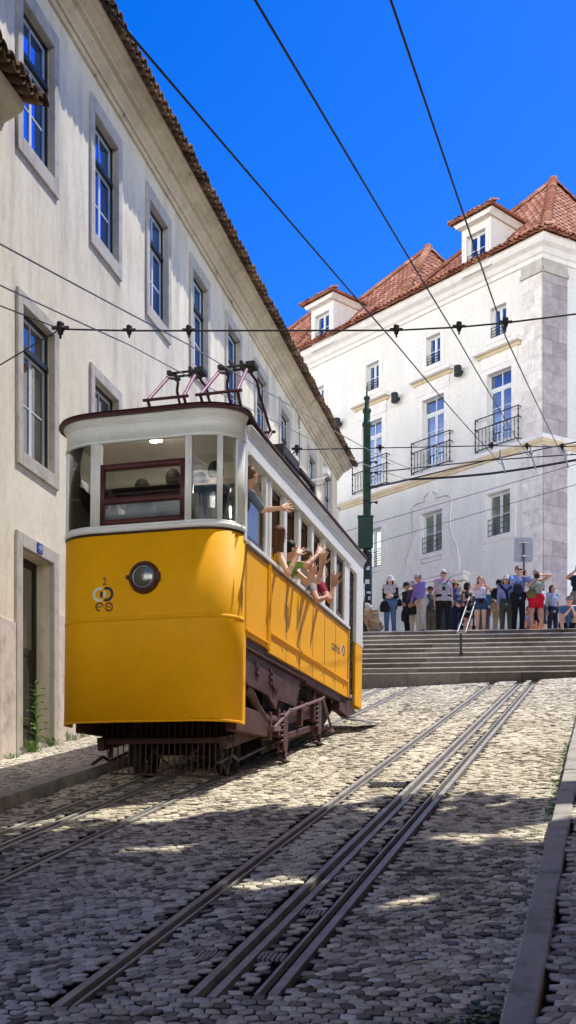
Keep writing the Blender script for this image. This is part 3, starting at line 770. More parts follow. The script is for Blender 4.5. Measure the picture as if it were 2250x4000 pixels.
# roofs
def pyramid(mb, x0, x1, y0, dep, zb, apx, apy, zt, seed, name=None):
    c = [(x0, y0), (x1, y0), (x1, y0 + dep), (x0, y0 + dep)]; A = Vector((apx, apy, zt))
    for i in range(4):
        p = Vector((*c[i], zb)); q = Vector((*c[(i + 1) % 4], zb)); ex = (q - p).normalized(); w = (q - p).length
        s_ = (A - p).dot(ex); foot = p + ex * s_; ey = (A - foot); L = ey.length; ey.normalize(); n = ex.cross(ey)
        tile_roof(mb, p, ex, ey, n, 0, L - .05, lambda t, s_=s_, L=L: s_ * t / L, lambda t, s_=s_, L=L, w=w: w - (w - s_) * t / L, .24, .37, .05, 4, seed + i)
    for i in range(4): ridge(mb, (*c[i], zb + .05), tuple(A + Vector((0, 0, .05))), .15, .4, seed + i)
mb = MB()
pyramid(mb, -5.95, .35, -.30, 10.2, 22.28, -2.94, 4.76, 27.25, 1)
mb.ball((-2.94, 4.76, 27.32), .2, 8)
pyramid(mb, -12.45, -6.12, -.30, 10.2, 22.28, -9.32, 4.85, 27.3, 11)
mb.ball((-9.32, 4.85, 27.36), .2, 8)
pyramid(mb, -19.0, -12.6, -.30, 10.2, 22.28, -15.8, 4.85, 27.3, 21)
# lower connecting strip between the hips and the eaves row
eaves(mb, -19, .42, -.62, 22.16, random.Random(12), .2, .45, .5, .092)
mb.M = FM @ Matrix.Translation((0, 0, 0)); eaves(mb, -.1, 11, -.62, 22.16, random.Random(13), .2, .45, .5, .092); mb.M = Matrix.Identity(4)
mb.quad((-19, -.45, 22.2), (.3, -.45, 22.2), (.3, .2, 22.5), (-19, .2, 22.5))
mb.build('roof', M['tile'], WBd, tone=True)
mb = MB(FM); tile_roof(mb, (.35, -.3, 22.28), (1, 0, 0), (0, .7, .714), (0, -.714, .7), 0, 5, lambda t: 5.5 + t, lambda t: 12, .24, .37, .05, 4, 31); mb.build('side_roof', M['tile'], WBd, tone=True)
# dormers
for k, c in enumerate((-2.46, -10.26)):
    o = (c - .42, c + .42, 22.22, 23.28)
    DM = Matrix.Translation((0, -.42, -.26))
    mb = MB(DM); o = (o[0], o[1], o[2] + .26, o[3] + .26); wall(mb, c - .64, c + .64, 22.2, 24.02, [o], .0, .2)
    mb.quad((c + .64, 0, 22.2), (c + .64, 2.6, 22.2), (c + .64, 2.6, 24.02), (c + .64, 0, 24.02)); mb.quad((c - .64, 2.6, 22.2), (c - .64, 0, 22.2), (c - .64, 0, 24.02), (c - .64, 2.6, 24.02))
    d = mb.build('dormer', M['white_wall'], WBd)
    dp = (d, DM)
    w = casements(o, M['frame_white'], M['glass_sky_tint'], .12, 2, None, dp, 'dormer_frame', (c - .55, c + .55, 22.36, 23.70), -.03)
    for ch in list(w.children):                         # keep three levels: thing > part > sub-part
        ch.parent = d
    bars_guard(c - .42, c + .42, 22.52, 22.86, 4, dp, .03)
    mb = MB(DM); mb.prism([(c - .72, 23.86), (c + .72, 23.86), (c + .8, 23.97), (c + .86, 24.03), (c - .86, 24.03), (c - .8, 23.97)], 1, -.22, 2.4); mb.build('dormer_cornice', M['lime_pale'], d)
    mb = MB(DM)
    x0, x1, y0, y1, zb, zt = c - .95, c + .95, -.34, 2.6, 24.06, 24.52
    ez = (zt - zb); r_ = .95; Ls = math.hypot(r_, ez)
    tile_roof(mb, (x0, y0, zb), (1, 0, 0), (0, r_ / Ls, ez / Ls), (0, -ez / Ls, r_ / Ls), 0, Ls, lambda t: t * r_ / Ls, lambda t: 1.9 - t * r_ / Ls, .2, .34, .05, 4, 41 + k)
    tile_roof(mb, (x1, y0, zb), (0, 1, 0), (-r_ / Ls, 0, ez / Ls), (ez / Ls, 0, r_ / Ls), 0, Ls, lambda t: t * r_ / Ls, lambda t: 2.9, .2, .34, .05, 4, 44 + k)
    tile_roof(mb, (x0, y1, zb), (0, -1, 0), (r_ / Ls, 0, ez / Ls), (-ez / Ls, 0, r_ / Ls), 0, Ls, lambda t: 0, lambda t: 2.94 - t * r_ / Ls, .2, .34, .05, 4, 47 + k)
    ridge(mb, (x0, y0, zb + .05), (c, y0 + r_, zt + .04), .09, .3); ridge(mb, (x1, y0, zb + .05), (c, y0 + r_, zt + .04), .09, .3); ridge(mb, (c, y0 + r_, zt + .04), (c, y1, zt + .04), .09, .3)
    eaves(mb, x0, x1, y0 - .04, zb - .04, random.Random(5), .2, .3, .4, .085)
    mb.quad((x0, y0 + .1, zb), (x1, y0 + .1, zb), (x1, y1, zb), (x0, y1, zb))
    mb.build('dormer_roof', M['tile'], d, tone=True)
def wbw(u, y, z):
    v = Matrix.Rotation(ANG, 4, 'Z') @ Vector((u, y, 0)); return (8.46 + v.x, 37 + v.y, z)
for u, z, lab in ((-3.45, 18.86, 'black cylinder wall lamp nearest the corner of the white building'), (-6.5, 18.83, 'black cylinder wall lamp, middle of the three on the white facade'), (-9.62, 18.78, 'black cylinder wall lamp nearest the green pole on the white facade')):
    e = empty('wall_lamp', wbw(u, 0, z), ANG, lab, 'wall lamp', 'cylinder lamps on the white facade')
    mb = MB(Matrix.Translation((0, -.22, 0))); mb.lathe([(.001, -.17), (.13, -.17), (.135, -.15), (.135, .15), (.13, .17), (.001, .17)], 16); mb.build('lamp_body', M['wrought'], e)
    mb = MB(); mb.tube([(0, -.1, 0), (0, 0, 0)], .075, 12); mb.build('bracket', M['wrought'], e)

# ------------------------------------------------------------------ square and steps
SA = -.0875
e = empty('stairs_root')
def stairs():
    mb = MB(Matrix.Translation((4.5, 28.0, 0)) @ Matrix.Rotation(math.atan(SA), 4, 'Z')); rr = random.Random(8)
    zs = [6.39, 6.57, 6.75, 6.93, 7.105, 7.28, 7.455, 7.63, 7.80, TOP]
    for k, z in enumerate(zs):
        zb = 5.3 if k == 0 else zs[k - 1] - .02
        x = -2.78
        while x < 14:
            L = rr.uniform(1.1, 2.0); tn = rr.random()
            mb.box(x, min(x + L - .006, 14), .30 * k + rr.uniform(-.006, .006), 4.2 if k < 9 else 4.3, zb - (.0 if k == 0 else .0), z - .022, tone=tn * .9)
            mb.box(x, min(x + L - .006, 14), .30 * k - .022 + rr.uniform(-.004, .004), 4.2, z - .022, z + rr.uniform(-.003, .003), tone=.94 + .06 * tn); x += L  # pale tread edges paint in the sunlight; risers toned darker
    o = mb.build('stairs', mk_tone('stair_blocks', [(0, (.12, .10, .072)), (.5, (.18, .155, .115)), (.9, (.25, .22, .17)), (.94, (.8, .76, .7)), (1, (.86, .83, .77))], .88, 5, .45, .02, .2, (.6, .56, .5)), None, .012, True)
    tag(o, kind='structure')
bpy.data.objects.remove(e)
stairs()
mb = MB(); mb.box(-60, 1.72, 31.2, 60, 5, TOP); mb.box(1.72, 60, 32.0, 60, 5, TOP - .004); mb.box(-60, 60, 60, 140, 5, TOP - .02)
tag(mb.build('square', mk_stone('square_paving', (.80, .76, .68), .06), None), kind='structure')
# ================================================================== the tram
T0 = Vector((-1.60, 13.4, 2.70))
tram = empty('tram', tuple(T0), 0, 'yellow and white funicular tram with passengers leaning out of its side windows', 'tram')
tram.rotation_euler = (0, math.radians(.7), -TH)
HW = 1.13
def fcurve(x): return -.10 - .38 * max(0, 1 - max(0, (abs(x) - .50) / .50) ** 2.4) ** .5
def mkcurve(fn):
    pts = [(HW * math.sin(f), fn(math.sin(f))) for f in np.linspace(-pi / 2, pi / 2, 361)]
    pts[0] = (-HW, fn(1)); pts[-1] = (HW, fn(1)); return pts
CUR = mkcurve(fcurve)
RCUR = mkcurve(lambda x: 6.38 + .30 * max(0, 1 - abs(x) ** 2.8) ** .55)
def seg(a0, a1, cur=CUR, step=.035):
    """points and outward normals of the bowed end between two lateral positions"""
    def interp(a):
        for (x0, y0), (x1, y1) in zip(cur, cur[1:]):
            if x0 <= a <= x1: return (a, y0 + (y1 - y0) * ((a - x0) / (x1 - x0) if x1 > x0 else 0))
        return cur[-1] if a > 0 else cur[0]
    inner = [p for p in cur if a0 + 1e-4 < p[0] < a1 - 1e-4]
    P = [interp(a0)]
    for p in inner:
        if math.hypot(p[0] - P[-1][0], p[1] - P[-1][1]) > step: P.append(p)
    e = interp(a1)
    if len(P) > 1 and math.hypot(P[-1][0] - e[0], P[-1][1] - e[1]) < step * .4: P.pop()
    P.append(e)
    sgn = 1 if cur is CUR else -1; out = []
    for i, p in enumerate(P):
        q0, q1 = P[max(0, i - 1)], P[min(len(P) - 1, i + 1)]
        t = Vector((q1[0] - q0[0], q1[1] - q0[1])).normalized(); n = Vector((t.y, -t.x)) * sgn
        if abs(p[0]) > HW - 1e-3: n = Vector((math.copysign(.94, p[0]), -.34 * sgn))
        out.append((Vector(p), n))
    return out
def curved(mb, a0, a1, z0, z1, out=0.0, th=.03, cur=CUR, ztop=None):
    P = seg(a0, a1, cur); vs = []; fs = []
    for p, n in P:
        o = p + n * out; i = p + n * (out - th); zt = z1 if ztop is None else z1 + ztop(p.y)
        vs += [(o.x, o.y, z0), (o.x, o.y, zt), (i.x, i.y, zt), (i.x, i.y, z0)]
    m = len(P)
    for k in range(m - 1):
        b = 4 * k; fs += [(b, b + 4, b + 5, b + 1), (b + 1, b + 5, b + 6, b + 2), (b + 2, b + 6, b + 7, b + 3), (b + 3, b + 7, b + 4, b)]
    mb.add(vs, fs, True); mb.add(vs[:4], [(0, 1, 2, 3)]); mb.add(vs[-4:], [(3, 2, 1, 0)])
def dz(L): return .09 * min(1, max(0, (.7 - L) / .9)) ** 1.5 * .6
Y_, W_, MR, MD = M['yellow'], M['white_paint'], M['maroon'], M['maroon_dusty']

# front end
mb = MB(); curved(mb, -HW, HW, .75, 2.975, 0, .03)
mb.box(HW - .03, HW, -.1, .0, .75, 2.9); mb.box(-HW, -HW + .03, -.1, .0, .75, 2.9)
fp = mb.build('front_panel', Y_, tram)
mb = MB(); curved(mb, -HW, HW, 1.935, 1.985, .005, .004); curved(mb, -HW, HW, .75, .775, .004, .003)
mb.build('panel_seam', Y_, fp)
mb = MB()
for z, st_ in ((1.96, .2), (.80, .24), (1.30, .36)):
    a = -1.05
    while a < 1.1:
        (p, n), = seg(a, a + .001)[:1]; mb.ball((p.x + n.x * .006, p.y + n.y * .006, z), .011, 6); a += st_
mb.build('rivets', Y_, fp)
mb = MB(); curved(mb, -HW, HW, 2.945, 2.972, .004, .003); mb.build('shadow_line', M['brown_mark'], fp)
mb = MB(); curved(mb, -HW, HW, 2.976, 3.035, .016, .05); curved(mb, -HW, HW, 3.036, 3.06, .004, .04)
mb.build('front_sill', W_, tram)
mb = MB(); curved(mb, -HW, HW, 4.05, 4.25, .004, .04, ztop=dz); curved(mb, -HW, HW, 4.02, 4.05, .016, .05)
for k in range(5): curved(mb, -HW, HW, 4.19 + .018 * k + .09 * .45, 4.212 + .018 * k + .09 * .45, .010 + .008 * k, .06)
mb.build('front_header', W_, tram)
mb = MB()
for a, b, o in ((-HW, -1.05, .006), (-.655, -.575, .012), (-.575, -.53, .004), (.53, .545, .004), (.545, .61, .012), (.90, .955, .008), (1.085, HW, .008)):
    mb = MB(); curved(mb, a, b, 3.06, 4.02, o, .06); mb.build('window_post', W_, tram)
for a in (-.615, .578): mb = MB(); curved(mb, a - .012, a + .012, 3.062, 4.018, .024, .012); mb.build('post_bead', W_, tram)
mb = MB(); mb.box(HW - .035, HW + .014, -.12, -.04, 2.88, 4.2); mb.build('corner_post', W_, tram, .008)
mb = MB(); mb.box(-HW - .014, -HW + .035, -.12, -.04, 2.88, 4.2); mb.build('corner_post', W_, tram, .008)
for a, b in ((-1.05, -.655), (.61, .90), (.955, 1.085)):
    mb = MB(); curved(mb, a, b, 3.06, 4.02, -.02, .006); mb.build('front_pane', M['clear'], tram)
# dropping sash window, maroon
mb = MB(); a, b = -.53, .53
for z0, z1 in ((3.06, 3.12), (3.30, 3.375), (3.70, 3.77)): curved(mb, a + .055, b - .055, z0, z1, .012, .04)
curved(mb, a, a + .055, 3.06, 3.77, .014, .044); curved(mb, b - .055, b, 3.06, 3.77, .014, .044)
fw = mb.build('front_window', MR, tram)
mb = MB(); curved(mb, a + .05, b - .05, 3.11, 3.31, -.005, .006); mb.build('pane', M['hazy'], fw)
mb = MB(); curved(mb, a + .05, b - .05, 3.37, 3.71, -.005, .006); mb.build('pane', M['clear'], fw)
# headlight
(p, n), = seg(.043, .044)[:1]
HT = Matrix.Translation((p.x, p.y, 2.425)) @ Matrix.Rotation(pi / 2, 4, 'X')
mb = MB(); mb.lathe([(.19, -.01), (.19, .02), (.178, .05), (.165, .075), (.150, .08), (.138, .075), (.135, .05), (.132, .02)], 32, HT)
mb.box(-.165, -.135, p.y - .07, p.y - .01, 2.41, 2.45); mb.box(.215, .245, p.y - .06, p.y - .01, 2.38, 2.47); mb.M = Matrix.Identity(4)
hl = mb.build('headlight', MR, tram)
mb = MB(); mb.lathe([(.136, .05), (.10, .066), (.05, .075), (.001, .078)], 28, HT); mb.build('lens', M['lens'], hl)
mb = MB(); mb.lathe([(.022, .077), (.016, .084), (.001, .086)], 12, HT); mb.lathe([(.132, .055), (.128, .062), (.12, .062), (.116, .058)], 28, HT); mb.build('bulb', M['steel'], hl)

# marks on the front
def on_front(mb_src, lift=.004):
    """wrap flat marks (x,z) onto the bowed panel"""
    out = MB()
    for f in mb_src.f:
        vs = []
        for i in f:
            a, _, z = mb_src.v[i]
            s_ = seg(a, a + .001)[0]; vs.append((s_[0].x + s_[1].x * lift, s_[0].y + s_[1].y * lift, z))
        out.add(vs, [tuple(range(len(vs)))])
    return out
def ring(mb, cx, cz, ro, ri, a0=0, a1=360, skip=None, n=72):
    for k in range(n):
        t0, t1 = math.radians(a0 + (a1 - a0) * k / n), math.radians(a0 + (a1 - a0) * (k + 1) / n)
        if skip:
            tm = (t0 + t1) / 2; rm = (ro + ri) / 2; x, z = cx + rm * math.cos(tm), cz + rm * math.sin(tm)
            if skip(x, z): continue
        mb.quad((cx + ri * math.cos(t0), 0, cz + ri * math.sin(t0)), (cx + ro * math.cos(t0), 0, cz + ro * math.sin(t0)), (cx + ro * math.cos(t1), 0, cz + ro * math.sin(t1)), (cx + ri * math.cos(t1), 0, cz + ri * math.sin(t1)))
TX = Matrix.Rotation(pi / 2, 4, 'X')
on_front(text_mb('2', .125, Matrix.Translation((-.463, 0, 2.405)) @ TX)).build('number', M['navy_mark'], fp)
c1, c2, zr = -.528, -.436, 2.256; ro, ri = .086, .054
annulus = lambda cx: (lambda x, z: ri - .004 < math.hypot(x - cx, z - zr) < ro + .004)
mb = MB(); ring(mb, c1, zr, ro, ri, skip=annulus(c2)); on_front(mb).build('emblem_ring', M['white_mark'], fp)
mb = MB(); ring(mb, c2, zr, ro, ri, skip=annulus(c1)); on_front(mb).build('emblem_ring', M['navy_mark'], fp)
mb = MB(); ring(mb, -.526, 2.110, .053, .036, 5, 195); ring(mb, -.526, 2.110, .053, .036, 200, 275); ring(mb, -.405, 2.105, .053, .036, 6, 174); ring(mb, -.405, 2.105, .053, .036, 186, 354)
on_front(mb).build('small_emblem', M['brown_mark'], fp)
for t, x, z, s_ in (('eco', -.53, 2.108, .035), ('ISO', -.405, 2.105, .03)):
    mb = MB()
    for k in range(7): mb.quad((x - .034 + k * .0098, 0, z - .008), (x - .028 + k * .0098, 0, z - .008), (x - .028 + k * .0098, 0, z + .006 + .003 * (k % 2)), (x - .034 + k * .0098, 0, z + .006 + .003 * (k % 2)))
    on_front(mb).build('small_lettering', M['brown_mark'], fp)

# sides -----------------------------------------------------------------
WIN = [(.955 + .69 * i, .955 + .69 * i + .56) for i in range(6)]
for sgn in (1, -1):
    def X(a): return a if sgn > 0 else -a
    def bx(mb, a0, a1, l0, l1, z0, z1): mb.box(min(X(a0), X(a1)), max(X(a0), X(a1)), l0, l1, z0, z1)
    mb = MB(); bx(mb, HW - .03, HW, -.05, .83, 1.80, 2.86); bx(mb, HW - .03, HW + .001, .93, 5.30, 1.755, 2.86)
    sp_ = mb.build('side_panel', Y_, tram)
    mb = MB(); bx(mb, HW - .02, HW + .022, .83, .868, 1.78, 2.86); bx(mb, HW - .02, HW + .022, .892, .93, 1.78, 2.86); bx(mb, HW - .02, HW + .022, 5.262, 5.31, 1.75, 2.86)
    mb.build('door_jamb', Y_, tram, .006)
    mb = MB(); bx(mb, HW, HW + .022, .0, .829, 1.845, 1.875); bx(mb, HW + .001, HW + .03, .931, 5.26, 1.985, 2.02); bx(mb, HW + .001, HW + .012, .931, 5.26, 1.96, 1.985)
    for l in (1.5, 2.2, 2.9, 3.6, 4.3, 5.0): bx(mb, HW + .001, HW + .012, l, l + .02, 1.86, 1.93)
    mb.build('moulding', Y_, sp_, .004)
    mb = MB()
    for l in (1.68, 2.37, 3.05, 3.736, 4.424): bx(mb, HW + .0005, HW + .0035, l - .005, l + .005, 1.76, 2.86)
    for l in (1.68, 2.37, 3.05): bx(mb, HW + .0005, HW + .0035, l - .005, l + .005, 1.76, 2.86) if False else None
    mb.build('panel_joint', M['brown_mark'], sp_)
    mb = MB(); bx(mb, HW - .09, HW + .035, -.05, 5.31, 2.862, 2.905); bx(mb, HW - .09, HW + .02, -.05, 5.31, 2.835, 2.862) if False else None
    bx(mb, HW - .07, HW + .012, -.05, 5.31, 2.906, 2.93)
    mb.build('belt_rail', W_, tram, .006)
    mb = MB(); bx(mb, HW - .0, HW + .018, -.05, 5.31, 2.832, 2.861); mb.build('belt_trim', M['rail_rust'], tram)
    # white posts
    mb = MB()
    posts = [(.70, .78), (.87, .955)] + [(b, b + .13) for a, b in WIN]
    for a, b in posts[2:-1]: mb = MB(); bx(mb, HW - .06, HW + .008, a, b, 2.93, 3.90); mb.build('side_post', W_, tram, .005)
    mb = MB(); bx(mb, HW - .06, HW + .008, .70, .78, 2.93, 3.9); bx(mb, HW - .06, HW + .008, .87, .955, 2.93, 3.9); bx(mb, HW - .05, HW - .005, .78, .87, 2.93, 3.90)
    for a, b in ((.80, .815), (.84, .852)): bx(mb, HW - .006, HW + .02, a, b, 2.93, 3.9)
    mb.build('door_post', W_, tram, .005)
    mb = MB(); bx(mb, HW - .05, HW + .012, 4.965, 5.31, 2.93, 3.9); mb.build('rear_corner_post', W_, tram, .005)
    mb = MB(); bx(mb, HW - .06, HW + .006, -.05, 6.38, 3.90, 4.25)
    bx(mb, HW + .006, HW + .045, -.03, 5.31, 3.905, 3.935); bx(mb, HW + .006, HW + .03, -.03, 5.31, 3.935, 3.965)
    bx(mb, HW + .006, HW + .016, -.03, 6.36, 4.12, 4.16)
    for k in range(4): bx(mb, HW + .006, HW + .02 + .013 * k, -.05, 6.37, 4.165 + .021 * k, 4.186 + .021 * k)
    mb.build('side_header', W_, tram, .004)
    # wooden inner sashes
    mb = MB()
    for i, (a, b) in enumerate(WIN):
        bx(mb, HW - .19, HW - .075, b - .05, b + .1, 2.93, 3.9); bx(mb, HW - .16, HW - .075, a, b, 3.80, 3.9); bx(mb, HW - .13, HW - .075, a - .02, a + .03, 2.93, 3.9)
    bx(mb, HW - .075, HW - .02, .03, .70, 2.93, 3.0); bx(mb, HW - .075, HW - .02, .64, .70, 3.0, 3.52); bx(mb, HW - .075, HW - .02, -.02, .04, 3.0, 3.52)
    bx(mb, HW - .07, HW - .02, WIN[5][0], WIN[5][1], 2.93, 3.02); bx(mb, HW - .07, HW - .02, WIN[5][0], WIN[5][1], 3.84, 3.9); bx(mb, HW - .07, HW - .02, WIN[5][1] - .06, WIN[5][1], 3.02, 3.84)
    mb.build('wooden_sash', M['wood'], tram, .004)
    mb = MB(); bx(mb, HW - .05, HW - .044, .04, .64, 3.0, 3.5); mb.build('side_pane', M['hazy'], tram)
    mb = MB(); bx(mb, HW - .05, HW - .044, WIN[5][0], WIN[5][1] - .06, 3.02, 3.84); mb.build('side_pane', M['clear'], tram)
# operator's name on the street side
SM = Matrix.Translation((HW + .004, 4.43, 2.42)) @ Matrix.Rotation(pi / 2, 4, 'Z') @ TX
text_mb('carris', .235, SM, 1.0).build('lettering', M['navy_mark'], tram)
def on_side(mb_src): 
    out = MB(); out.add([(HW + .004, x, z) for x, _, z in mb_src.v], [tuple(f) for f in mb_src.f]); return out
ro, ri, zr, c1, c2 = .088, .056, 2.46, 4.875, 4.965
annulus = lambda cx: (lambda x, z: ri - .004 < math.hypot(x - cx, z - zr) < ro + .004)
mb = MB(); ring(mb, c1, zr, ro, ri, skip=annulus(c2)); on_side(mb).build('emblem_ring', M['white_mark'], tram)
mb = MB(); ring(mb, c2, zr, ro, ri, skip=annulus(c1)); on_side(mb).build('emblem_ring', M['navy_mark'], tram)

# rear platform -----------------------------------------------------------
mb = MB(); curved(mb, -HW, HW, 1.70, 2.75, 0, .03, RCUR); mb.box(HW - .03, HW, 5.86, 6.38, 1.70, 2.75); mb.box(-HW, -HW + .03, 5.86, 6.38, 1.70, 2.75)
mb.build('rear_panel', Y_, tram)
mb = MB()
for a, b in ((-HW, -.9), (-.66, -.55), (.55, .66), (.9, HW)): curved(mb, a, b, 2.75, 3.9, .004, .05, RCUR)
curved(mb, -HW, HW, 3.9, 4.25, .004, .04, RCUR); curved(mb, -HW, HW, 2.751, 2.82, .016, .05, RCUR)
mb.box(HW - .05, HW + .006, 5.87, 6.38, 2.75, 3.9); mb.box(-HW - .006, -HW + .05, 5.87, 6.38, 2.75, 3.9)
mb.build('rear_post', W_, tram)
mb = MB()
for sgn in (1, -1):
    x = sgn * (HW - .06)
    for k in range(6):
        l = 5.33 + .1 * k; mb.box(x - .012, x + .012, l - .011, l + .011, 1.75, 3.9)
    for z in (1.9, 2.3, 2.75, 3.1, 3.45, 3.8): mb.box(x - .014, x + .014, 5.31, 5.86, z, z + .025)
    for k in range(7):
        z = 1.9 + .3 * k; mb.bar((x, 5.32, z), (x, 5.85, z + .3), .02, .02, (1, 0, 0)); mb.bar((x, 5.85, z), (x, 5.32, z + .3), .02, .02, (1, 0, 0))
mb.build('folding_gate', M['iron'], tram)

# roof ----------------------------------------------------------------------
plan = []
for p, n in seg(-HW, HW): plan.append((p, n))
plan[0] = (Vector((-HW, -.1)), Vector((-.9, -.44))); plan[-1] = (Vector((HW, -.1)), Vector((.9, -.44)))
for l in np.linspace(.1, 6.2, 24): plan.append((Vector((HW, l)), Vector((1, 0))))
for p, n in reversed(seg(-HW, HW, RCUR)): plan.append((p, n))
for l in np.linspace(6.2, .1, 24): plan.append((Vector((-HW, l)), Vector((-1, 0))))
def roof_ring(o, z, inset=0.0):
    vs = []
    for p, n in plan:
        q = p + n * (o + (.025 if o > .04 and p.y < .0 else 0)); cx, cy = q.x * (1 - inset / 1.2), 3.1 + (q.y - 3.1) * (1 - inset / 3.8)
        vs.append((cx, cy, z + dz(p.y) * (1 - inset * .5)))
    return vs
def loft(mb, rings, smooth=True):
    n = len(rings[0]); vs = sum(rings, [])
    mb.add(vs, [(r_ * n + i, r_ * n + (i + 1) % n, (r_ + 1) * n + (i + 1) % n, (r_ + 1) * n + i) for r_ in range(len(rings) - 1) for i in range(n)], smooth)
mb = MB(); loft(mb, [roof_ring(.02, 4.262), roof_ring(.07, 4.264), roof_ring(.078, 4.276), roof_ring(.074, 4.292), roof_ring(.05, 4.302)], False)
mb.build('roof_edge', MR, tram)
mb = MB(); rs = [roof_ring(.06, 4.314), roof_ring(0, 4.345), roof_ring(0, 4.40, .2), roof_ring(0, 4.455, .5), roof_ring(0, 4.48, .8), roof_ring(0, 4.49, 1.1)]
loft(mb, rs); mb.add(rs[-1], [tuple(range(len(rs[-1])))])
mb.build('roof', mk('roof_canvas', (.20, .17, .16), .2, 2, .8), tram)
mb = MB(); rs = [roof_ring(-.04, 4.16), roof_ring(0, 4.22, .15), roof_ring(0, 4.26, .5), roof_ring(0, 4.27, 1.0)]; loft(mb, rs); mb.add(rs[-1], [tuple(range(len(rs[-1])))]); mb.build('ceiling', M['cabin'], tram)

m_, t_, o_ = nt('cabin_fill_lamp'); e_ = t_.nodes.new('ShaderNodeEmission'); e_.inputs[0].default_value = (1, .95, .86, 1); e_.inputs[1].default_value = 80; t_.links.new(e_.outputs[0], o_.inputs[0]); M['lamp_fill'] = m_  # glow added to brighten the cabin; the two rear lamps are unseen additions
# cabin inside ------------------------------------------------------------------
mb = MB(); mb.box(-1.09, 1.09, -.05, 6.3, 1.80, 1.86); curved(mb, -1.0, 1.0, 1.80, 1.86, -.05, .4); mb.build('floor', M['bench'], tram)
mb = MB(); mb.box(-1.05, 1.05, -.02, .97, 1.861, 2.14); curved(mb, -.95, .95, 1.861, 2.14, -.08, .36); mb.build('cab_platform', M['bench'], tram)
mb = MB()
for sgn in (1, -1):
    mb.box(*sorted((sgn * 1.07, sgn * 1.095)), .0, 5.3, 1.86, 2.86)
mb.box(-1.06, -.4, .98, 1.02, 1.86, 2.75); mb.box(.4, 1.06, .98, 1.02, 1.86, 2.75); mb.box(.98, 1.06, .98, 1.02, 2.75, 4.2); mb.box(-1.06, -.98, .98, 1.02, 2.75, 4.2); mb.box(-.98, .98, .98, 1.02, 4.0, 4.2)
mb.box(-1.06, -.4, 5.28, 5.31, 1.86, 2.75); mb.box(.4, 1.06, 5.28, 5.31, 1.86, 2.75); mb.box(-.5, -.4, 5.28, 5.31, 2.75, 4.0); mb.box(.4, .5, 5.28, 5.31, 2.75, 4.0); mb.box(-1.06, 1.06, 5.28, 5.31, 4.0, 4.2)
mb.build('cabin_lining', M['cabin'], tram)
mb = MB()
for sgn in (1, -1):
    mb.box(*sorted((sgn * .62, sgn * 1.06)), 1.1, 5.2, 2.18, 2.24); mb.box(*sorted((sgn * .66, sgn * .72)), 1.1, 5.2, 1.86, 2.18)
    mb.box(*sorted((sgn * 1.0, sgn * 1.06)), 1.1, 5.2, 2.24, 2.80)
mb.build('bench', M['bench'], tram, .01)
for l in (-.15, 2.1, 3.9):
    mb = MB(); xo_ = 0 if l < 0 else -.45; mb.box(xo_ - .05, xo_ + .10, l - .03, l + .03, 4.11, 4.15); mb.build('cabin_lamp', M['lamp_fill'], tram, .02)
mb = MB()
for l in np.linspace(1.2, 5.1, 8): mb.tube([(-.3, l, 4.2), (-.3, l, 4.05)], .01, 6)
mb.tube([(-.3, 1.1, 4.05), (-.3, 5.2, 4.05)], .016, 8); mb.tube([(.3, 1.1, 4.05), (.3, 5.2, 4.05)], .016, 8)
mb.build('hand_rail', M['steel'], tram)
mb = MB(); mb.box(.25, .55, -.34, -.12, 1.86, 2.92); mb.tube([(.43, -.24, 2.92), (.43, -.24, 2.98), (.3, -.26, 3.02)], .018, 8); mb.box(.93, 1.03, .3, .5, 3.60, 3.85)
mb.build('controller', M['black'], tram, .02)

# pantographs -------------------------------------------------------------------
for pc in (-.42, .32):
    h = .25; Lb, Lf, Lr, Lh = 1.95, 1.2, 2.7, 1.95; zb, zk, zh = 4.50, 5.20, 5.83
    mb = MB(); mb.box(pc - .3, pc + .3, Lb - .22, Lb + .22, 4.47, 4.53)
    for x in (pc - .27, pc + .27): mb.box(x - .04, x + .04, Lb - .18, Lb + .18, 4.53, 4.6)
    pg = mb.build('pantograph', MR, tram, .006)
    mb = MB()
    for x in (-1, 1): mb.tube([(pc + x * h, Lb - .12, zb + .08), (pc + x * h * 1.02, Lf, zk)], .022, 8); mb.tube([(pc + x * h, Lb + .12, zb + .08), (pc + x * h * 1.02, Lr, zk)], .022, 8)
    mb.tube([(pc - h - .07, Lf, zk), (pc + h + .07, Lf, zk)], .021, 8); mb.tube([(pc - h - .07, Lr, zk), (pc + h + .07, Lr, zk)], .021, 8)
    for x in (-1, 1):
        mb.tube([(pc + x * h, Lr, zk), (pc + x * .22, Lr - .48, zh - .25), (pc + x * .22, Lr - .56, zh - .14), (pc + x * .17, Lh + .1, zh - .07), (pc + x * .16, Lh + .04, zh - .03)], .02, 8)
        mb.tube([(pc + x * .2, Lf + .52, zh - .13), (pc + x * .16, Lh - .1, zh - .09), (pc + x * .15, Lh - .03, zh - .03)], .02, 8)
    mb.build('lower_arm', MR, pg)
    mb = MB()
    for x in (-1, 1): mb.tube([(pc + x * h, Lf, zk), (pc + x * .2, Lf + .53, zh - .14)], .023, 8); mb.tube([(pc + x * h, Lr, zk - .01), (pc + x * h * .99, Lr - .2, zk - .2)], .025, 8)
    mb.build('upper_arm', M['purple'], pg)
    mb = MB()
    for l in (Lh - .06, Lh + .06): mb.tube([(pc - .24, l, zh), (pc + .24, l, zh)], .017, 8)
    mb.box(pc - .26, pc - .2, Lh - .1, Lh + .1, zh - .03, zh + .03); mb.box(pc + .06, pc + .1, Lh - .11, Lh + .11, zh - .05, zh + .05); mb.box(pc + .14, pc + .27, Lh - .1, Lh + .1, zh - .035, zh + .035)
    for x in (-.16, .16): mb.box(pc + x - .04, pc + x + .04, Lh - .08, Lh + .08, zh - .06, zh - .02)
    mb.build('contact_head', M['iron'], pg, .006)
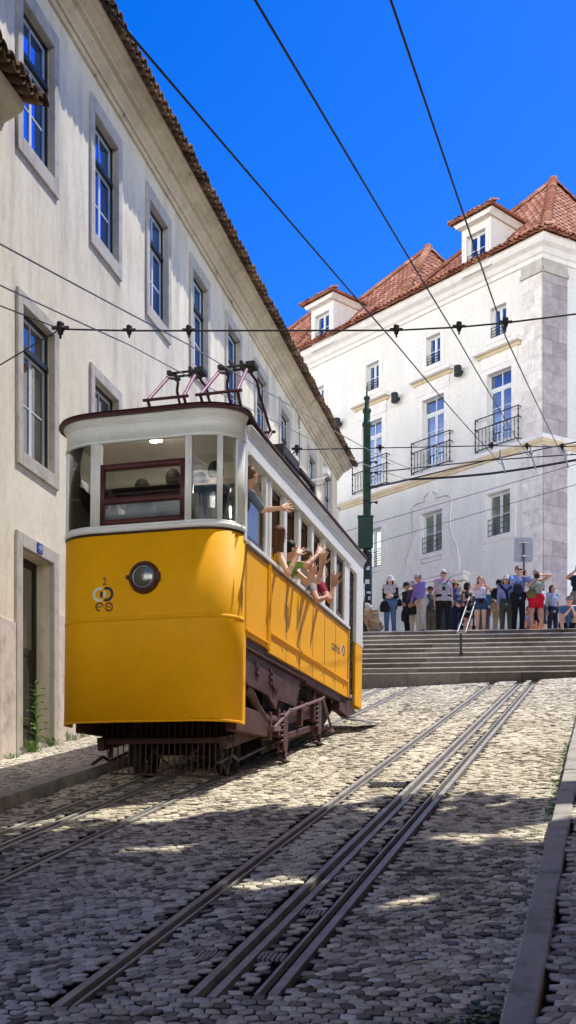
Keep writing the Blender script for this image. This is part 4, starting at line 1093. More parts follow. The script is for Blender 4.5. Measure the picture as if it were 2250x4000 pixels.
mb = MB(); mb.box(-.82, .46, .62, 1.15, 4.505, 4.53); mb.prism([(.55, 4.53), (1.2, 4.53), (1.15, 4.62), (.6, 4.60)], 0, -.78, .42); mb.box(-.74, .3, .7, 1.05, 4.36, 4.506)
mb.bar((-.72, .58, 4.45), (-.8, .55, 4.68), .03, .02); mb.bar((-.55, .58, 4.48), (-.44, .55, 4.68), .03, .02)
mb.build('roof_board', M['black'], tram, .004)
mb = MB(); mb.box(.5, .9, 2.25, 3.05, 4.40, 4.86); mb.box(.55, .85, 3.12, 3.75, 4.40, 4.70)
for z in (4.5, 4.6, 4.7): mb.box(.9, .915, 2.3, 3.0, z, z + .03)
mb.box(.86, .93, 3.05, 3.85, 4.72, 4.78); mb.box(.86, .93, 3.78, 3.85, 4.40, 4.72); mb.box(.5, .9, 3.76, 3.95, 4.40, 4.64)
mb.build('resistor_box', mk('dusty_black_box', (.05, .045, .045), .3, 6, .7), tram, .008)

# running gear -----------------------------------------------------------------------
def gz(L): return .217 * L
for sgn in (1, -1):
    def bx(mb, a0, a1, l0, l1, z0, z1): mb.box(*sorted((sgn * a0, sgn * a1)), l0, l1, z0, z1)
    def pr(mb, poly, a0, a1): mb.prism(poly, 0, *sorted((sgn * a0, sgn * a1)))
    mb = MB(); pr(mb, [(.0, 1.66), (2.62, 1.63), (2.40, 1.25), (1.55, 1.24), (1.45, 1.1), (1.1, 1.24), (0.0, 1.27)], 1.04, 1.075)
    bx(mb, 1.04, 1.10, .0, 2.84, 1.662, 1.74); bx(mb, 1.075, 1.12, .0, 2.84, 1.665, 1.685)
    mb.cm = 1
    for k in range(26): mb.ball((sgn * 1.102, .08 + k * .105, 1.715), .013, 6)
    for k in range(10): mb.ball((sgn * 1.078, 1.15 + k * .13, 1.28), .012, 6)
    for k in range(5): mb.ball((sgn * 1.078, 2.58 - k * .045, 1.58 - k * .07), .013, 6)
    for l, z in ((.55, 1.55), (.62, 1.5), (.57, 1.45), (.63, 1.42), (1.15, 1.56), (1.22, 1.52), (1.14, 1.48), (1.22, 1.44), (1.15, 1.40), (1.25, 1.38)): mb.box(*sorted((sgn * 1.075, sgn * 1.1)), l - .025, l + .025, z - .02, z + .02)
    for k in range(2): mb.box(*sorted((sgn * 1.075, sgn * 1.11)), 1.28 + .09 * k, 1.33 + .09 * k, 1.31, 1.36)
    mb.build('chassis_plate', [MD, M['maroon']], tram)
    mb = MB(); bx(mb, .9, 1.10, .0, 5.32, 1.742, 1.80); bx(mb, 1.02, 1.09, 2.86, 5.36, 1.64, 1.742); bx(mb, .3, 1.0, .1, 5.3, 1.70, 1.74)
    mb.build('sill_beam', MD, tram, .006)
    # sloping truck frame
    mb = MB()
    mb.bar((sgn * .80, .15, gz(.15) + .52), (sgn * .80, 4.9, gz(4.9) + .47), .09, .16)
    mb.bar((sgn * .98, 1.75, gz(1.75) + .62), (sgn * .98, 3.95, gz(3.95) + .52), .05, .17)
    mb.bar((sgn * .98, 2.1, gz(2.1) + .34), (sgn * .98, 3.8, gz(3.8) + .30), .04, .09)
    mb.tube([(sgn * .99, .35, 1.24), (sgn * .99, .6, 1.20), (sgn * .99, .85, 1.05), (sgn * .99, 1.15, .95), (sgn * .99, 1.7, .98)], .07, 8)
    pr(mb, [(-.05, .68), (1.2, .72), (1.32, .80), (1.35, .98), (1.2, 1.0), (-.05, 1.0)], .90, 1.04)
    for l in (1.25, 1.62, 2.75, 3.45): bx(mb, .93, 1.06, l, l + .09, gz(l) + .42, gz(l) + .78)
    bx(mb, .86, 1.02, 1.3, 1.46, .75, 1.02); bx(mb, .95, 1.09, .0, .22, 1.27, 1.38)
    mb.build('truck_frame', M['maroon_dusty'], tram, .01)
    # wheels
    for L in (.95, 3.3):
        wz = gz(L) + .36; WT = Matrix.Translation((sgn * .56, L, wz)) @ Matrix.Rotation(pi / 2, 4, 'Y')
        mb = MB(); mb.lathe([(.33, -.05), (.36, -.05), (.36, .04), (.385, .05), (.385, .075), (.33, .075), (.30, .05), (.30, -.05), (.33, -.05)], 32, WT)
        w = mb.build('wheel', M['iron'], tram)
        mb = MB(WT); mb.lathe([(.09, -.06), (.09, .06)], 16)
        for k in range(7):
            a = 2 * pi * k / 7; mb.bar((.08 * math.cos(a), .08 * math.sin(a), 0), (.31 * math.cos(a), .31 * math.sin(a), 0), .05, .04)
        mb.build('spokes', M['iron'], w)
    # coil springs and axle housings
    for L in (1.80, 3.62):
        z = gz(L) + .26
        pts = []
        for k in range(73): a = k * 2 * pi / 12; pts.append((sgn * (1.0 + .075 * math.cos(a)), L + .075 * math.sin(a), z + .07 * k / 12))
        mb = MB(); mb.tube(pts, .022, 6); mb.tube([(sgn * 1.0, L, z - .08), (sgn * 1.0, L, z + .62)], .028, 8); mb.build('coil_spring', MR, tram)
        mb = MB(); l0 = L + .17; zc = z + .2
        prof = [(l0 - .11, zc - .18), (l0 - .07, zc - .25), (l0 + .07, zc - .25), (l0 + .11, zc - .18), (l0 + .11, zc + .22), (l0 + .06, zc + .29), (l0 - .06, zc + .29), (l0 - .11, zc + .22)]
        pr(mb, prof, .95, 1.06); bx(mb, .9, 1.0, l0 - .16, l0 + .16, zc - .05, zc + .1); mb.tube([(sgn * 1.05, l0, zc - .25), (sgn * 1.05, l0, zc - .36)], .03, 8); bx(mb, 1.0, 1.1, L - .05, L + .4, zc - .4, zc - .37)
        mb.build('axle_housing', MR, tram, .02)
    mb = MB(); mb.tube([(sgn * 1.07, 1.35, .84), (sgn * 1.07, 2.1, 1.16), (sgn * 1.07, 2.93, 1.34), (sgn * 1.07, 3.92, 1.56)], .023, 8); mb.ball((sgn * 1.07, 2.93, 1.34), .036, 8); mb.ball((sgn * 1.07, 2.1, 1.16), .036, 8); mb.ball((sgn * 1.07, 3.92, 1.56), .036, 8)
    mb.bar((sgn * 1.07, 3.92, 1.55), (sgn * 1.04, 4.62, 1.16), .038, .02); mb.bar((sgn * 1.02, 4.5, 1.16), (sgn * 1.02, 4.75, 1.15), .07, .04)
    mb.bar((sgn * 1.08, 1.2, .82), (sgn * 1.08, 1.5, .86), .1, .06)
    mb.build('brake_rod', mk('worn_rose_rod', (.20, .105, .11), .2, 6, .45), tram)
    mb = MB(); mb.tube([(sgn * .8, -.05, .3), (sgn * .86, .35, .42), (sgn * .86, .55, .38), (sgn * .9, 1.5, .62)], .022, 8); mb.tube([(sgn * .8, .45, .42), (sgn * .8, .5, .7)], .03, 8); mb.build('sand_pipe', M['iron'], tram)
    mb = MB(); pr(mb, [(4.95, 1.70), (5.36, 1.74), (6.16, 1.60), (5.5, 1.46), (4.9, 1.5)], .97, 1.09); bx(mb, 1.0, 1.14, 5.36, 5.44, 1.72, 2.2); mb.build('step_bracket', MD, tram, .006)
    mb = MB(); vs = [(sgn * 1.0, 5.35, 1.44), (sgn * 1.0, 6.35, 1.56), (sgn * 1.42, 6.55, 1.46), (sgn * 1.40, 5.45, 1.38)]; vs += [(x, y, z - .025) for x, y, z in vs]
    mb.add(vs, [(0, 1, 2, 3), (7, 6, 5, 4), (0, 4, 5, 1), (1, 5, 6, 2), (2, 6, 7, 3), (3, 7, 4, 0)]); mb.build('footboard', mk('worn_grey_board', (.30, .27, .26), .2, 6, .7), tram)
# black hull below the floor, filled out to paint in its deep shade
mb = MB(); mb.prism([(1.45, gz(1.45) + .2), (4.7, gz(4.7) + .2), (5.2, 1.5), (5.2, 1.69), (1.45, 1.69)], 0, -.88, .88); mb.box(-.72, .72, .5, 1.45, 1.15, 1.69); mb.prism([(.75, .72), (5.2, gz(5.2) + .42), (5.2, 1.5), (.75, 1.2)], 0, -.42, .62)
for L in (.95, 3.3): mb.tube([(-.6, L, gz(L) + .36), (.6, L, gz(L) + .36)], .06, 10)
mb.lathe([(.001, -.2), (.10, -.2), (.12, 0), (.10, .25), (.001, .25)], 14, Matrix.Translation((-.45, .5, .66)) @ Matrix.Rotation(pi / 2, 4, 'X'))
mb.build('underframe', M['black'], tram)
# lifeguard slats hung under the nose
mb = MB(); mb.box(-.80, .93, .225, .25, .56, .63); mb.bar((-.70, .24, .20), (.84, .24, .15), .03, .025)
lg = mb.build('lifeguard', M['life'], tram, .004)
mb = MB()
for k in range(23):
    t = k / 22; x = -.765 + 1.665 * t; xb = -.69 + 1.52 * t if k in (0, 22) else x; xb = max(-.69, min(.83, xb))
    mb.tube([(x, .262, .86), (x, .262, .55), (xb, .25, .18)], .0095, 6)
mb.build('slats', M['life'], lg)
mb = MB(); mb.bar((-.3, .4, .6), (.05, .3, .3), .03, .02); mb.bar((.5, .4, .6), (.2, .3, .3), .03, .02); mb.build('stay', M['life'], lg)
# tail lights on rear are out of sight; rear bumper
mb = MB(); mb.box(-.7, .7, 6.6, 6.75, 1.72, 1.9); mb.build('rear_bumper', MD, tram, .02)
TM = Matrix.Translation(T0) @ tram.rotation_euler.to_matrix().to_4x4()
def tw(a, L, z): v = TM @ Vector((a, L, z)); return (v.x, v.y, v.z)

# ================================================================== poles, wires, sign, rail
def at(px, py, Y):     # point of the place seen at a measured direction, at depth Y
    return ((px - 724.5) / F_PX * Y, Y, CZ + (HORIZON - py) / F_PX * Y)
P0 = Vector((2.27, 32.0, TOP))
pole = empty('tram_pole', tuple(P0), 0, 'tall dark green wire pole with stickers and a green box beside the steps', 'pole')
mb = MB(); mb.lathe([(.145, 0), (.145, 2.45), (.14, 2.5), (.12, 2.52)], 20); pole_lower = mb.build('pole_base', M['pole_dark'], pole)
mb = MB(); mb.lathe([(.12, 2.45), (.105, 6.1), (.135, 6.12), (.135, 6.2), (.095, 6.25), (.095, 6.5), (.125, 6.52), (.125, 6.58), (.07, 6.65), (.06, 6.85), (.09, 6.9), (.09, 6.95), (.03, 7.0), (.02, 7.25), (.001, 7.28)], 20); mb.build('pole_shaft', M['green'], pole)
mb = MB(); mb.box(-.27, .15, -.36, -.14, 2.55, 3.42); mb.box(-.29, .17, -.38, -.14, 3.42, 3.45); mb.build('control_box', M['green'], pole, .012)
mb = MB(); mb.tube([(-.1, -.2, 2.55), (-.12, -.25, 2.3), (-.02, -.22, 2.22), (.05, -.2, 2.4)], .015, 6); mb.tube([(.1, -.2, 2.55), (.12, -.23, 2.25), (.02, -.22, 2.18)], .015, 6)
mb.build('box_cable', M['wrought'], pole)
for z in (3.9, 4.35, 4.75, 5.05): mb = MB(); mb.tube([(0, 0, z), (.02, 0, z + .05)], .13, 10); mb.tube([(.08, -.08, z), (.3, -.1, z + .02)], .02, 6); mb.ball((.26, -.1, z), .045, 8); mb.build('pole_clamp', M['wrought'], pole)
mb = MB()
for x, z, w, h in ((.02, 1.95, .1, .07), (.0, 1.55, .13, .13), (.05, 1.28, .14, .06), (.06, 1.1, .07, .1), (-.05, .95, .1, .07), (.04, 2.02, .07, .04)):
    a0, a1 = (x - w / 2) / .15, (x + w / 2) / .15; vs = []
    for k in range(4): a = a0 + (a1 - a0) * k / 3; vs += [(.149 * math.sin(a), -.149 * math.cos(a), z), (.149 * math.sin(a), -.149 * math.cos(a), z + h)]
    mb.add(vs, [(2 * k, 2 * k + 2, 2 * k + 3, 2 * k + 1) for k in range(3)])
mb.build('stickers', M['white_mark'], pole)
mb = MB(); mb.lathe([(.15, 0), (.15, .16)], 20); mb.build('red_band', mk('faded_red', (.35, .08, .05), .2, 8, .6), pole)

sg = empty('traffic_sign', (6.98, 33.0, TOP), math.radians(4), 'grey back of a square road sign on a post behind the crowd', 'sign')
mb = MB(); r_ = .06; poly = []
for cx, cz, a0 in ((.22, .30, 0), (-.22, .30, 90), (-.22, -.30, 180), (.22, -.30, 270)):
    for k in range(5): a = math.radians(a0 + 22.5 * k); poly.append((cx + r_ * math.cos(a), 2.83 + cz + r_ * math.sin(a)))
mb.prism(poly, 1, -.01, .01); mb.build('sign_plate', M['sign_back'], sg)
mb = MB(); mb.tube([(.0, -.045, 0), (0, -.045, 3.08)], .032, 10); mb.build('sign_post', mk('dark_grey_post', (.12, .13, .15), .1, 4, .5, .3), sg)
mb = MB()
for z in (2.62, 3.02): mb.box(-.16, .16, -.035, -.011, z, z + .035); mb.box(-.05, .05, -.085, -.035, z - .005, z + .04)
mb.build('sign_clamp', M['steel'], sg)

# double hand rail down the middle of the steps
A0, A1 = Vector((4.50, 28.9, 7.56)), Vector((5.21, 31.35, 9.03))
hr = empty('hand_rail', (4.5, 28.9, 6.9), 0, 'double steel hand rail running down the middle of the steps', 'hand rail')
def hloc(v): return tuple(Vector(v) - Vector((4.5, 28.9, 6.9)))
mb = MB(); w = Vector((.10, -.03, 0)); d_ = (A1 - A0)
for s_ in (-1, 1): mb.tube([hloc(A0 + w * s_), hloc(A1 + w * s_)], .024, 8)
for e in (A0, A1): mb.tube([hloc(e - w), hloc(e + w)], .024, 8)
for t in (.25, .62): mb.tube([hloc(A0 + d_ * t - w), hloc(A0 + d_ * t + Vector((0, 0, -.06))), hloc(A0 + d_ * t + w)], .014, 8)
mb.build('rail_tube', M['steel'], hr)
for e, zb in ((A0 + Vector((.0, .06, 0)), 6.55), (A1 + Vector((0, -.1, 0)), 7.7)):
    mb = MB(); mb.tube([hloc(e), hloc((e.x, e.y, zb))], .03, 8); mb.box(*[c for p_ in zip(hloc((e.x - .05, e.y - .05, zb + .4)), hloc((e.x + .05, e.y + .05, zb + .5))) for c in p_]); mb.build('rail_post', M['iron'], hr)

# contact wires parallel to the street, hung from two cross spans ------------------
def wire(name, pts, r, mat, label, group=None, sag=0.0):
    mb = MB(); out = []
    for i in range(len(pts) - 1):
        a, b = Vector(pts[i]), Vector(pts[i + 1]); n = 12
        for k in range(n + (i == len(pts) - 2)):
            t = k / n; p = a.lerp(b, t); p.z -= sag * 4 * t * (1 - t); out.append(tuple(p))
    mb.tube(out, r, 6); o = mb.build(name, mat); tag(o, label, 'wire', group); return o
def insul(pt, label, group, s=1.0):
    e = empty('insulator', pt, 0, label, 'insulator', group)
    mb = MB(); mb.lathe([(.001, .10), (.055, .10), (.06, .06), (.05, .045), (.062, .03), (.062, -.02), (.04, -.04), (.045, -.07), (.02, -.09), (.018, -.14), (.001, -.15)], 12, Matrix.Scale(s, 4)); mb.build('insulator_body', M['wrought'], e)
    mb = MB(Matrix.Scale(s, 4)); mb.tube([(-.13, 0, .02), (.13, 0, .02)], .03, 8); mb.build('clamp', M['iron'], e)
span1 = [at(325, 832, 13.5), at(475, 832, 13.5), at(997, 831, 13.5), at(1155, 823, 13.5), at(1272, 812, 13.5)]
span2 = [at(872, 1129, 24), at(956, 1127, 24), at(1237, 1121, 24), at(1326, 1123, 24), at(1414, 1124, 24)]
labels = ['contact wire over the left side of the tram roof', 'contact wire over the right side of the tram roof', 'leftmost of three black overhead wires crossing the sky to the top edge', 'middle of three black overhead wires crossing the sky', 'rightmost of three black overhead wires crossing the sky']
ends = [at(1027, 1206, 27), at(1062, 1186, 27), at(1262, 1168, 27), at(1352, 1150, 27), at(1440, 1140, 27)]
NEAR = [at(0, 710, 10.65), at(0, 605, 9.34), at(265, 0, 5.76), at(650, 0, 5.86), at(987, 0, 6.57)]
for i in range(5):
    a = Vector(span1[i]); b = Vector(span2[i]); a.z -= .17; b.z -= .17
    near = Vector(NEAR[i]); near = a + (near - a) * 1.9 if i > 1 else a + (near - a) * 2.4
    wire('contact_wire', [tuple(near), tuple(a), tuple(b), ends[i]], .0082 if i > 1 else .0075, M['wire'] if i > 1 else M['wire_pale'], labels[i], sag=.03)
    insul(span1[i], 'black insulator clamp holding the %s contact wire on the near cross wire' % ['far-left', 'second', 'third', 'fourth', 'far-right'][i], 'insulators on the near cross wire', .6)
    insul(span2[i], 'small insulator clamp holding a contact wire on the far cross wire, %s from the left' % ['first', 'second', 'third', 'fourth', 'fifth'][i], 'insulators on the far cross wire', .65)
E1 = at(152, 828, 13.5)
wire('cross_wire', [E1] + span1 + [at(1449, 790, 13.5), at(1900, 690, 13.6)], .0105, M['wire'], 'near cross wire spanning the street above the tram')
wire('cross_wire', [at(747, 1131, 24.2)] + span2 + [at(1449, 1122, 24), at(1800, 1110, 24)], .011, M['wire'], 'far cross wire spanning the street near the steps')
wire('stay_wire', [E1, (-4.84, 13.15, 8.95)], .008, M['wire'], 'upper stay wire running from the cross wire to the left wall')
wire('stay_wire', [E1, (-4.80, 13.3, 6.95)], .008, M['wire'], 'lower stay wire running from the cross wire to the left wall')
wire('stay_wire', [at(747, 1131, 24.2), lbw(12.9, 0, 10.9)], .011, M['wire'], 'stay wire anchoring the far cross wire to the cream house')
e = insul(E1, 'black strain insulator where the near cross wire splits in two', None, .8)
insul(at(747, 1131, 24.2), 'pale strain insulator beside the far house windows', None, .9)
pz = lambda z: (2.4, 31.9, TOP + z)
wire('feeder_cable', [pz(4.35), at(1027, 1206, 30), at(1227, 1192, 29), at(1449, 1157, 28), at(1800, 1090, 27)], .03, M['wire'], 'thick bundled black cable sagging from the green pole to the right edge', sag=.02)
wire('span_cable', [pz(4.75), at(1227, 1158, 30), at(1449, 1143, 29), at(1800, 1120, 28)], .016, M['wire'], 'black cable above the bundled cable from the green pole')
wire('span_cable', [pz(4.3), at(1027, 1206, 28), at(1227, 1158, 28), at(1449, 1112, 28), at(1800, 1040, 28)], .016, M['wire'], 'slanting black cable rising to the right edge below the balconies')
wire('thin_wire', [at(800, 1357, 36), at(1449, 1168, 32), at(1800, 1066, 30)], .008, M['wire'], 'upper thin wire across the white facade above the lower windows')
wire('thin_wire', [at(820, 1402, 36), at(1449, 1219, 32), at(1800, 1117, 30)], .008, M['wire'], 'lower thin wire across the white facade')
for k, (x, y) in enumerate(((1260, 1150), (1336, 1140), (1418, 1135))):
    e = empty('wire_hanger', at(x, y, 28), 0, 'bright metal hanger on the black cables, %s of three' % ['left', 'middle', 'right'][k], 'wire hanger', 'metal hangers on the cables')
    mb = MB(); mb.tube([(-.02, 0, .18), (.0, 0, -.02), (.12, 0, -.42)], .02, 6); mb.ball((0, 0, 0), .05, 8); mb.build('hanger_arm', M['steel'], e)
# ================================================================== people
def V3(*a): return np.array(a, float)
def lerp(a, b, t): return a + (b - a) * t
def nrm(v): return v / max(1e-9, np.linalg.norm(v))
class Field:
    """distance field of smoothly blended tapered limbs, polygonised with surface nets"""
    def __init__(s): s.p = []; s.cuts = []
    def cap(s, a, b, ra, rb=None, k=.02): s.p.append(('c', np.array(a, float), np.array(b, float), ra, ra if rb is None else rb, k)); return s
    def ell(s, c, r, fr, k=.015): s.p.append(('e', np.array(c, float), np.array(r, float), np.array(fr, float), k)); return s
    def cut(s, c, n, d): s.cuts.append((np.array(c, float), nrm(np.array(n, float)), d)); return s
    def mesh(s, h):
        lo = np.full(3, 1e9); hi = np.full(3, -1e9)
        for q in s.p:
            if q[0] == 'c':
                r = max(q[3], q[4]); lo = np.minimum(lo, np.minimum(q[1], q[2]) - r); hi = np.maximum(hi, np.maximum(q[1], q[2]) + r)
            else: r = max(q[2]); lo = np.minimum(lo, q[1] - r); hi = np.maximum(hi, q[1] + r)
        lo -= 3 * h; hi += 3 * h; n = np.ceil((hi - lo) / h).astype(int) + 1
        ax = [lo[i] + h * np.arange(n[i]) for i in range(3)]; f = np.full(n, 1.0, np.float32)
        for q in s.p:
            k = q[-1]
            if q[0] == 'c': r = max(q[3], q[4]); b0 = np.minimum(q[1], q[2]) - r - k - 2 * h; b1 = np.maximum(q[1], q[2]) + r + k + 2 * h
            else: r = max(q[2]); b0 = q[1] - r - k - 2 * h; b1 = q[1] + r + k + 2 * h
            i0 = np.clip(((b0 - lo) / h).astype(int), 0, n - 1); i1 = np.clip(((b1 - lo) / h).astype(int) + 2, 1, n)
            sl = tuple(slice(i0[i], i1[i]) for i in range(3))
            X = ax[0][sl[0]][:, None, None]; Y = ax[1][sl[1]][None, :, None]; Z = ax[2][sl[2]][None, None, :]
            if q[0] == 'c':
                a, b, ra, rb = q[1:5]; d = b - a; dd = max(1e-9, d @ d)
                t = np.clip(((X - a[0]) * d[0] + (Y - a[1]) * d[1] + (Z - a[2]) * d[2]) / dd, 0, 1)
                g = np.sqrt((X - a[0] - t * d[0]) ** 2 + (Y - a[1] - t * d[1]) ** 2 + (Z - a[2] - t * d[2]) ** 2) - (ra + (rb - ra) * t)
            else:
                c, rad, fr = q[1:4]; u = [((X - c[0]) * fr[i][0] + (Y - c[1]) * fr[i][1] + (Z - c[2]) * fr[i][2]) / rad[i] for i in range(3)]
                k0 = np.sqrt(u[0] ** 2 + u[1] ** 2 + u[2] ** 2); k1 = np.sqrt((u[0] / rad[0]) ** 2 + (u[1] / rad[1]) ** 2 + (u[2] / rad[2]) ** 2)
                g = k0 * (k0 - 1) / np.maximum(k1, 1e-6)
            o = f[sl]; hh = np.clip(.5 + .5 * (g - o) / k, 0, 1); f[sl] = g + (o - g) * hh - k * hh * (1 - hh)
        for c, nn, d in s.cuts:
            g = (ax[0][:, None, None] - c[0]) * nn[0] + (ax[1][None, :, None] - c[1]) * nn[1] + (ax[2][None, None, :] - c[2]) * nn[2] - d
            f = np.maximum(f, g)
        ins = f < 0
        c8 = [ins[i:n[0] - 1 + i, j:n[1] - 1 + j, k:n[2] - 1 + k] for i in (0, 1) for j in (0, 1) for k in (0, 1)]
        cnt = sum(c.astype(np.int8) for c in c8); act = (cnt > 0) & (cnt < 8)
        I, J, K = np.nonzero(act); vid = np.full(act.shape, -1, np.int64); vid[I, J, K] = np.arange(len(I))
        offs = [(i, j, k) for i in (0, 1) for j in (0, 1) for k in (0, 1)]; val = np.stack([f[I + a, J + b, K + c] for a, b, c in offs], 1)
        acc = np.zeros((len(I), 3)); num = np.zeros(len(I))
        for p in range(8):
            for q in range(p + 1, 8):
                if sum(abs(offs[p][i] - offs[q][i]) for i in range(3)) != 1: continue
                m = (val[:, p] < 0) != (val[:, q] < 0); t = np.where(m, val[:, p] / np.where(m, val[:, p] - val[:, q], 1), 0)
                for i in range(3): acc[:, i] += np.where(m, offs[p][i] + (offs[q][i] - offs[p][i]) * t, 0)
                num += m
        V = lo + h * (np.stack([I, J, K], 1) + acc / num[:, None]); F = []
        for axn in range(3):
            sa = [slice(1, -1)] * 3; sb = [slice(1, -1)] * 3; sa[axn] = slice(0, -1); sb[axn] = slice(1, None)
            A = ins[tuple(sa)]; B = ins[tuple(sb)]; e = np.argwhere(A != B); e0 = e + [0 if i == axn else 1 for i in range(3)]
            u, w = [(1, 2), (2, 0), (0, 1)][axn]
            def vi(du, dw): x = e0.copy(); x[:, u] += du; x[:, w] += dw; return vid[x[:, 0], x[:, 1], x[:, 2]]
            q = np.stack([vi(-1, -1), vi(0, -1), vi(0, 0), vi(-1, 0)], 1); fl = ~A[tuple(e.T)]; q[fl] = q[fl][:, ::-1]; F.append(q[(q >= 0).all(1)])
        return V, np.concatenate(F)
    def build(s, name, mat, parent, h):
        if not s.p: return None
        V, Fq = s.mesh(h); return mesh_np(name, V, Fq, mat, parent, True)

CM = {}
def cloth(c, rough=.85):
    k = tuple(round(x, 3) for x in c)
    if k not in CM: CM[k] = mk('fabric_%d' % len(CM), k, .14, 7, rough, 0, .3, 90, .003, spec=.2)
    return CM[k]
SK = {}
def skin(c):
    if c not in SK:
        m, t, out = nt('skin_%d' % len(SK)); v = mapping(t)
        col = ramp(t, noise(t, v, 9, 4), [(.3, tuple(x * .86 for x in c)), (.7, c)]); b = bsdf(t, out, col, .5, spec=.35)
        b.inputs['Subsurface Weight'].default_value = .12; b.inputs['Subsurface Radius'].default_value = (.02, .008, .004); SK[c] = m
    return SK[c]
FAIR, TAN, MED = (.74, .43, .30), (.50, .26, .165), (.60, .33, .22)

def hand(fd, W, d, n, H, style, side):
    """palm, four unequal fingers and a thumb; d = pointing direction, n = palm normal"""
    d = nrm(d); n = nrm(n - d * (n @ d)); t = np.cross(d, n) * side; s = H
    fr = .0062 * s
    for o in (-.017, -.006, .006, .016): fd.cap(W + t * o * s * .55, W + d * .054 * s + t * o * s, .0125 * s, .0105 * s, .006)
    if style == 'open': spread, curl, ln = .44, .12, (.036, .044, .047, .041)
    elif style == 'grip': spread, curl, ln = .06, 1.15, (.034, .041, .044, .038)
    else: spread, curl, ln = .12, .45, (.034, .042, .045, .039)
    for i, (o, L) in enumerate(zip((-.018, -.006, .006, .017), ln)):
        b = W + d * .056 * s + t * o * s; a = (i - 1.5) / 1.5 * spread; dd = nrm(d * math.cos(a) + t * math.sin(a))
        m = b + nrm(dd * math.cos(curl * .5) + n * math.sin(curl * .5)) * L * s * .55; e = m + nrm(dd * math.cos(curl * 1.5) + n * math.sin(curl * 1.5)) * L * s * .5
        fd.cap(b, m, fr * 1.05, fr, .003); fd.cap(m, e, fr, fr * .82, .003)
    b = W + d * .014 * s + t * .018 * s; a = .85 if style == 'open' else .45
    m = b + nrm(d * math.cos(a) + t * math.sin(a) + n * .25) * .026 * s; e = m + nrm(d * math.cos(a * .7) + t * math.sin(a * .7) + n * .4) * .024 * s
    fd.cap(b, m, fr * 1.25, fr * 1.1, .004); fd.cap(m, e, fr * 1.1, fr * .85, .003)

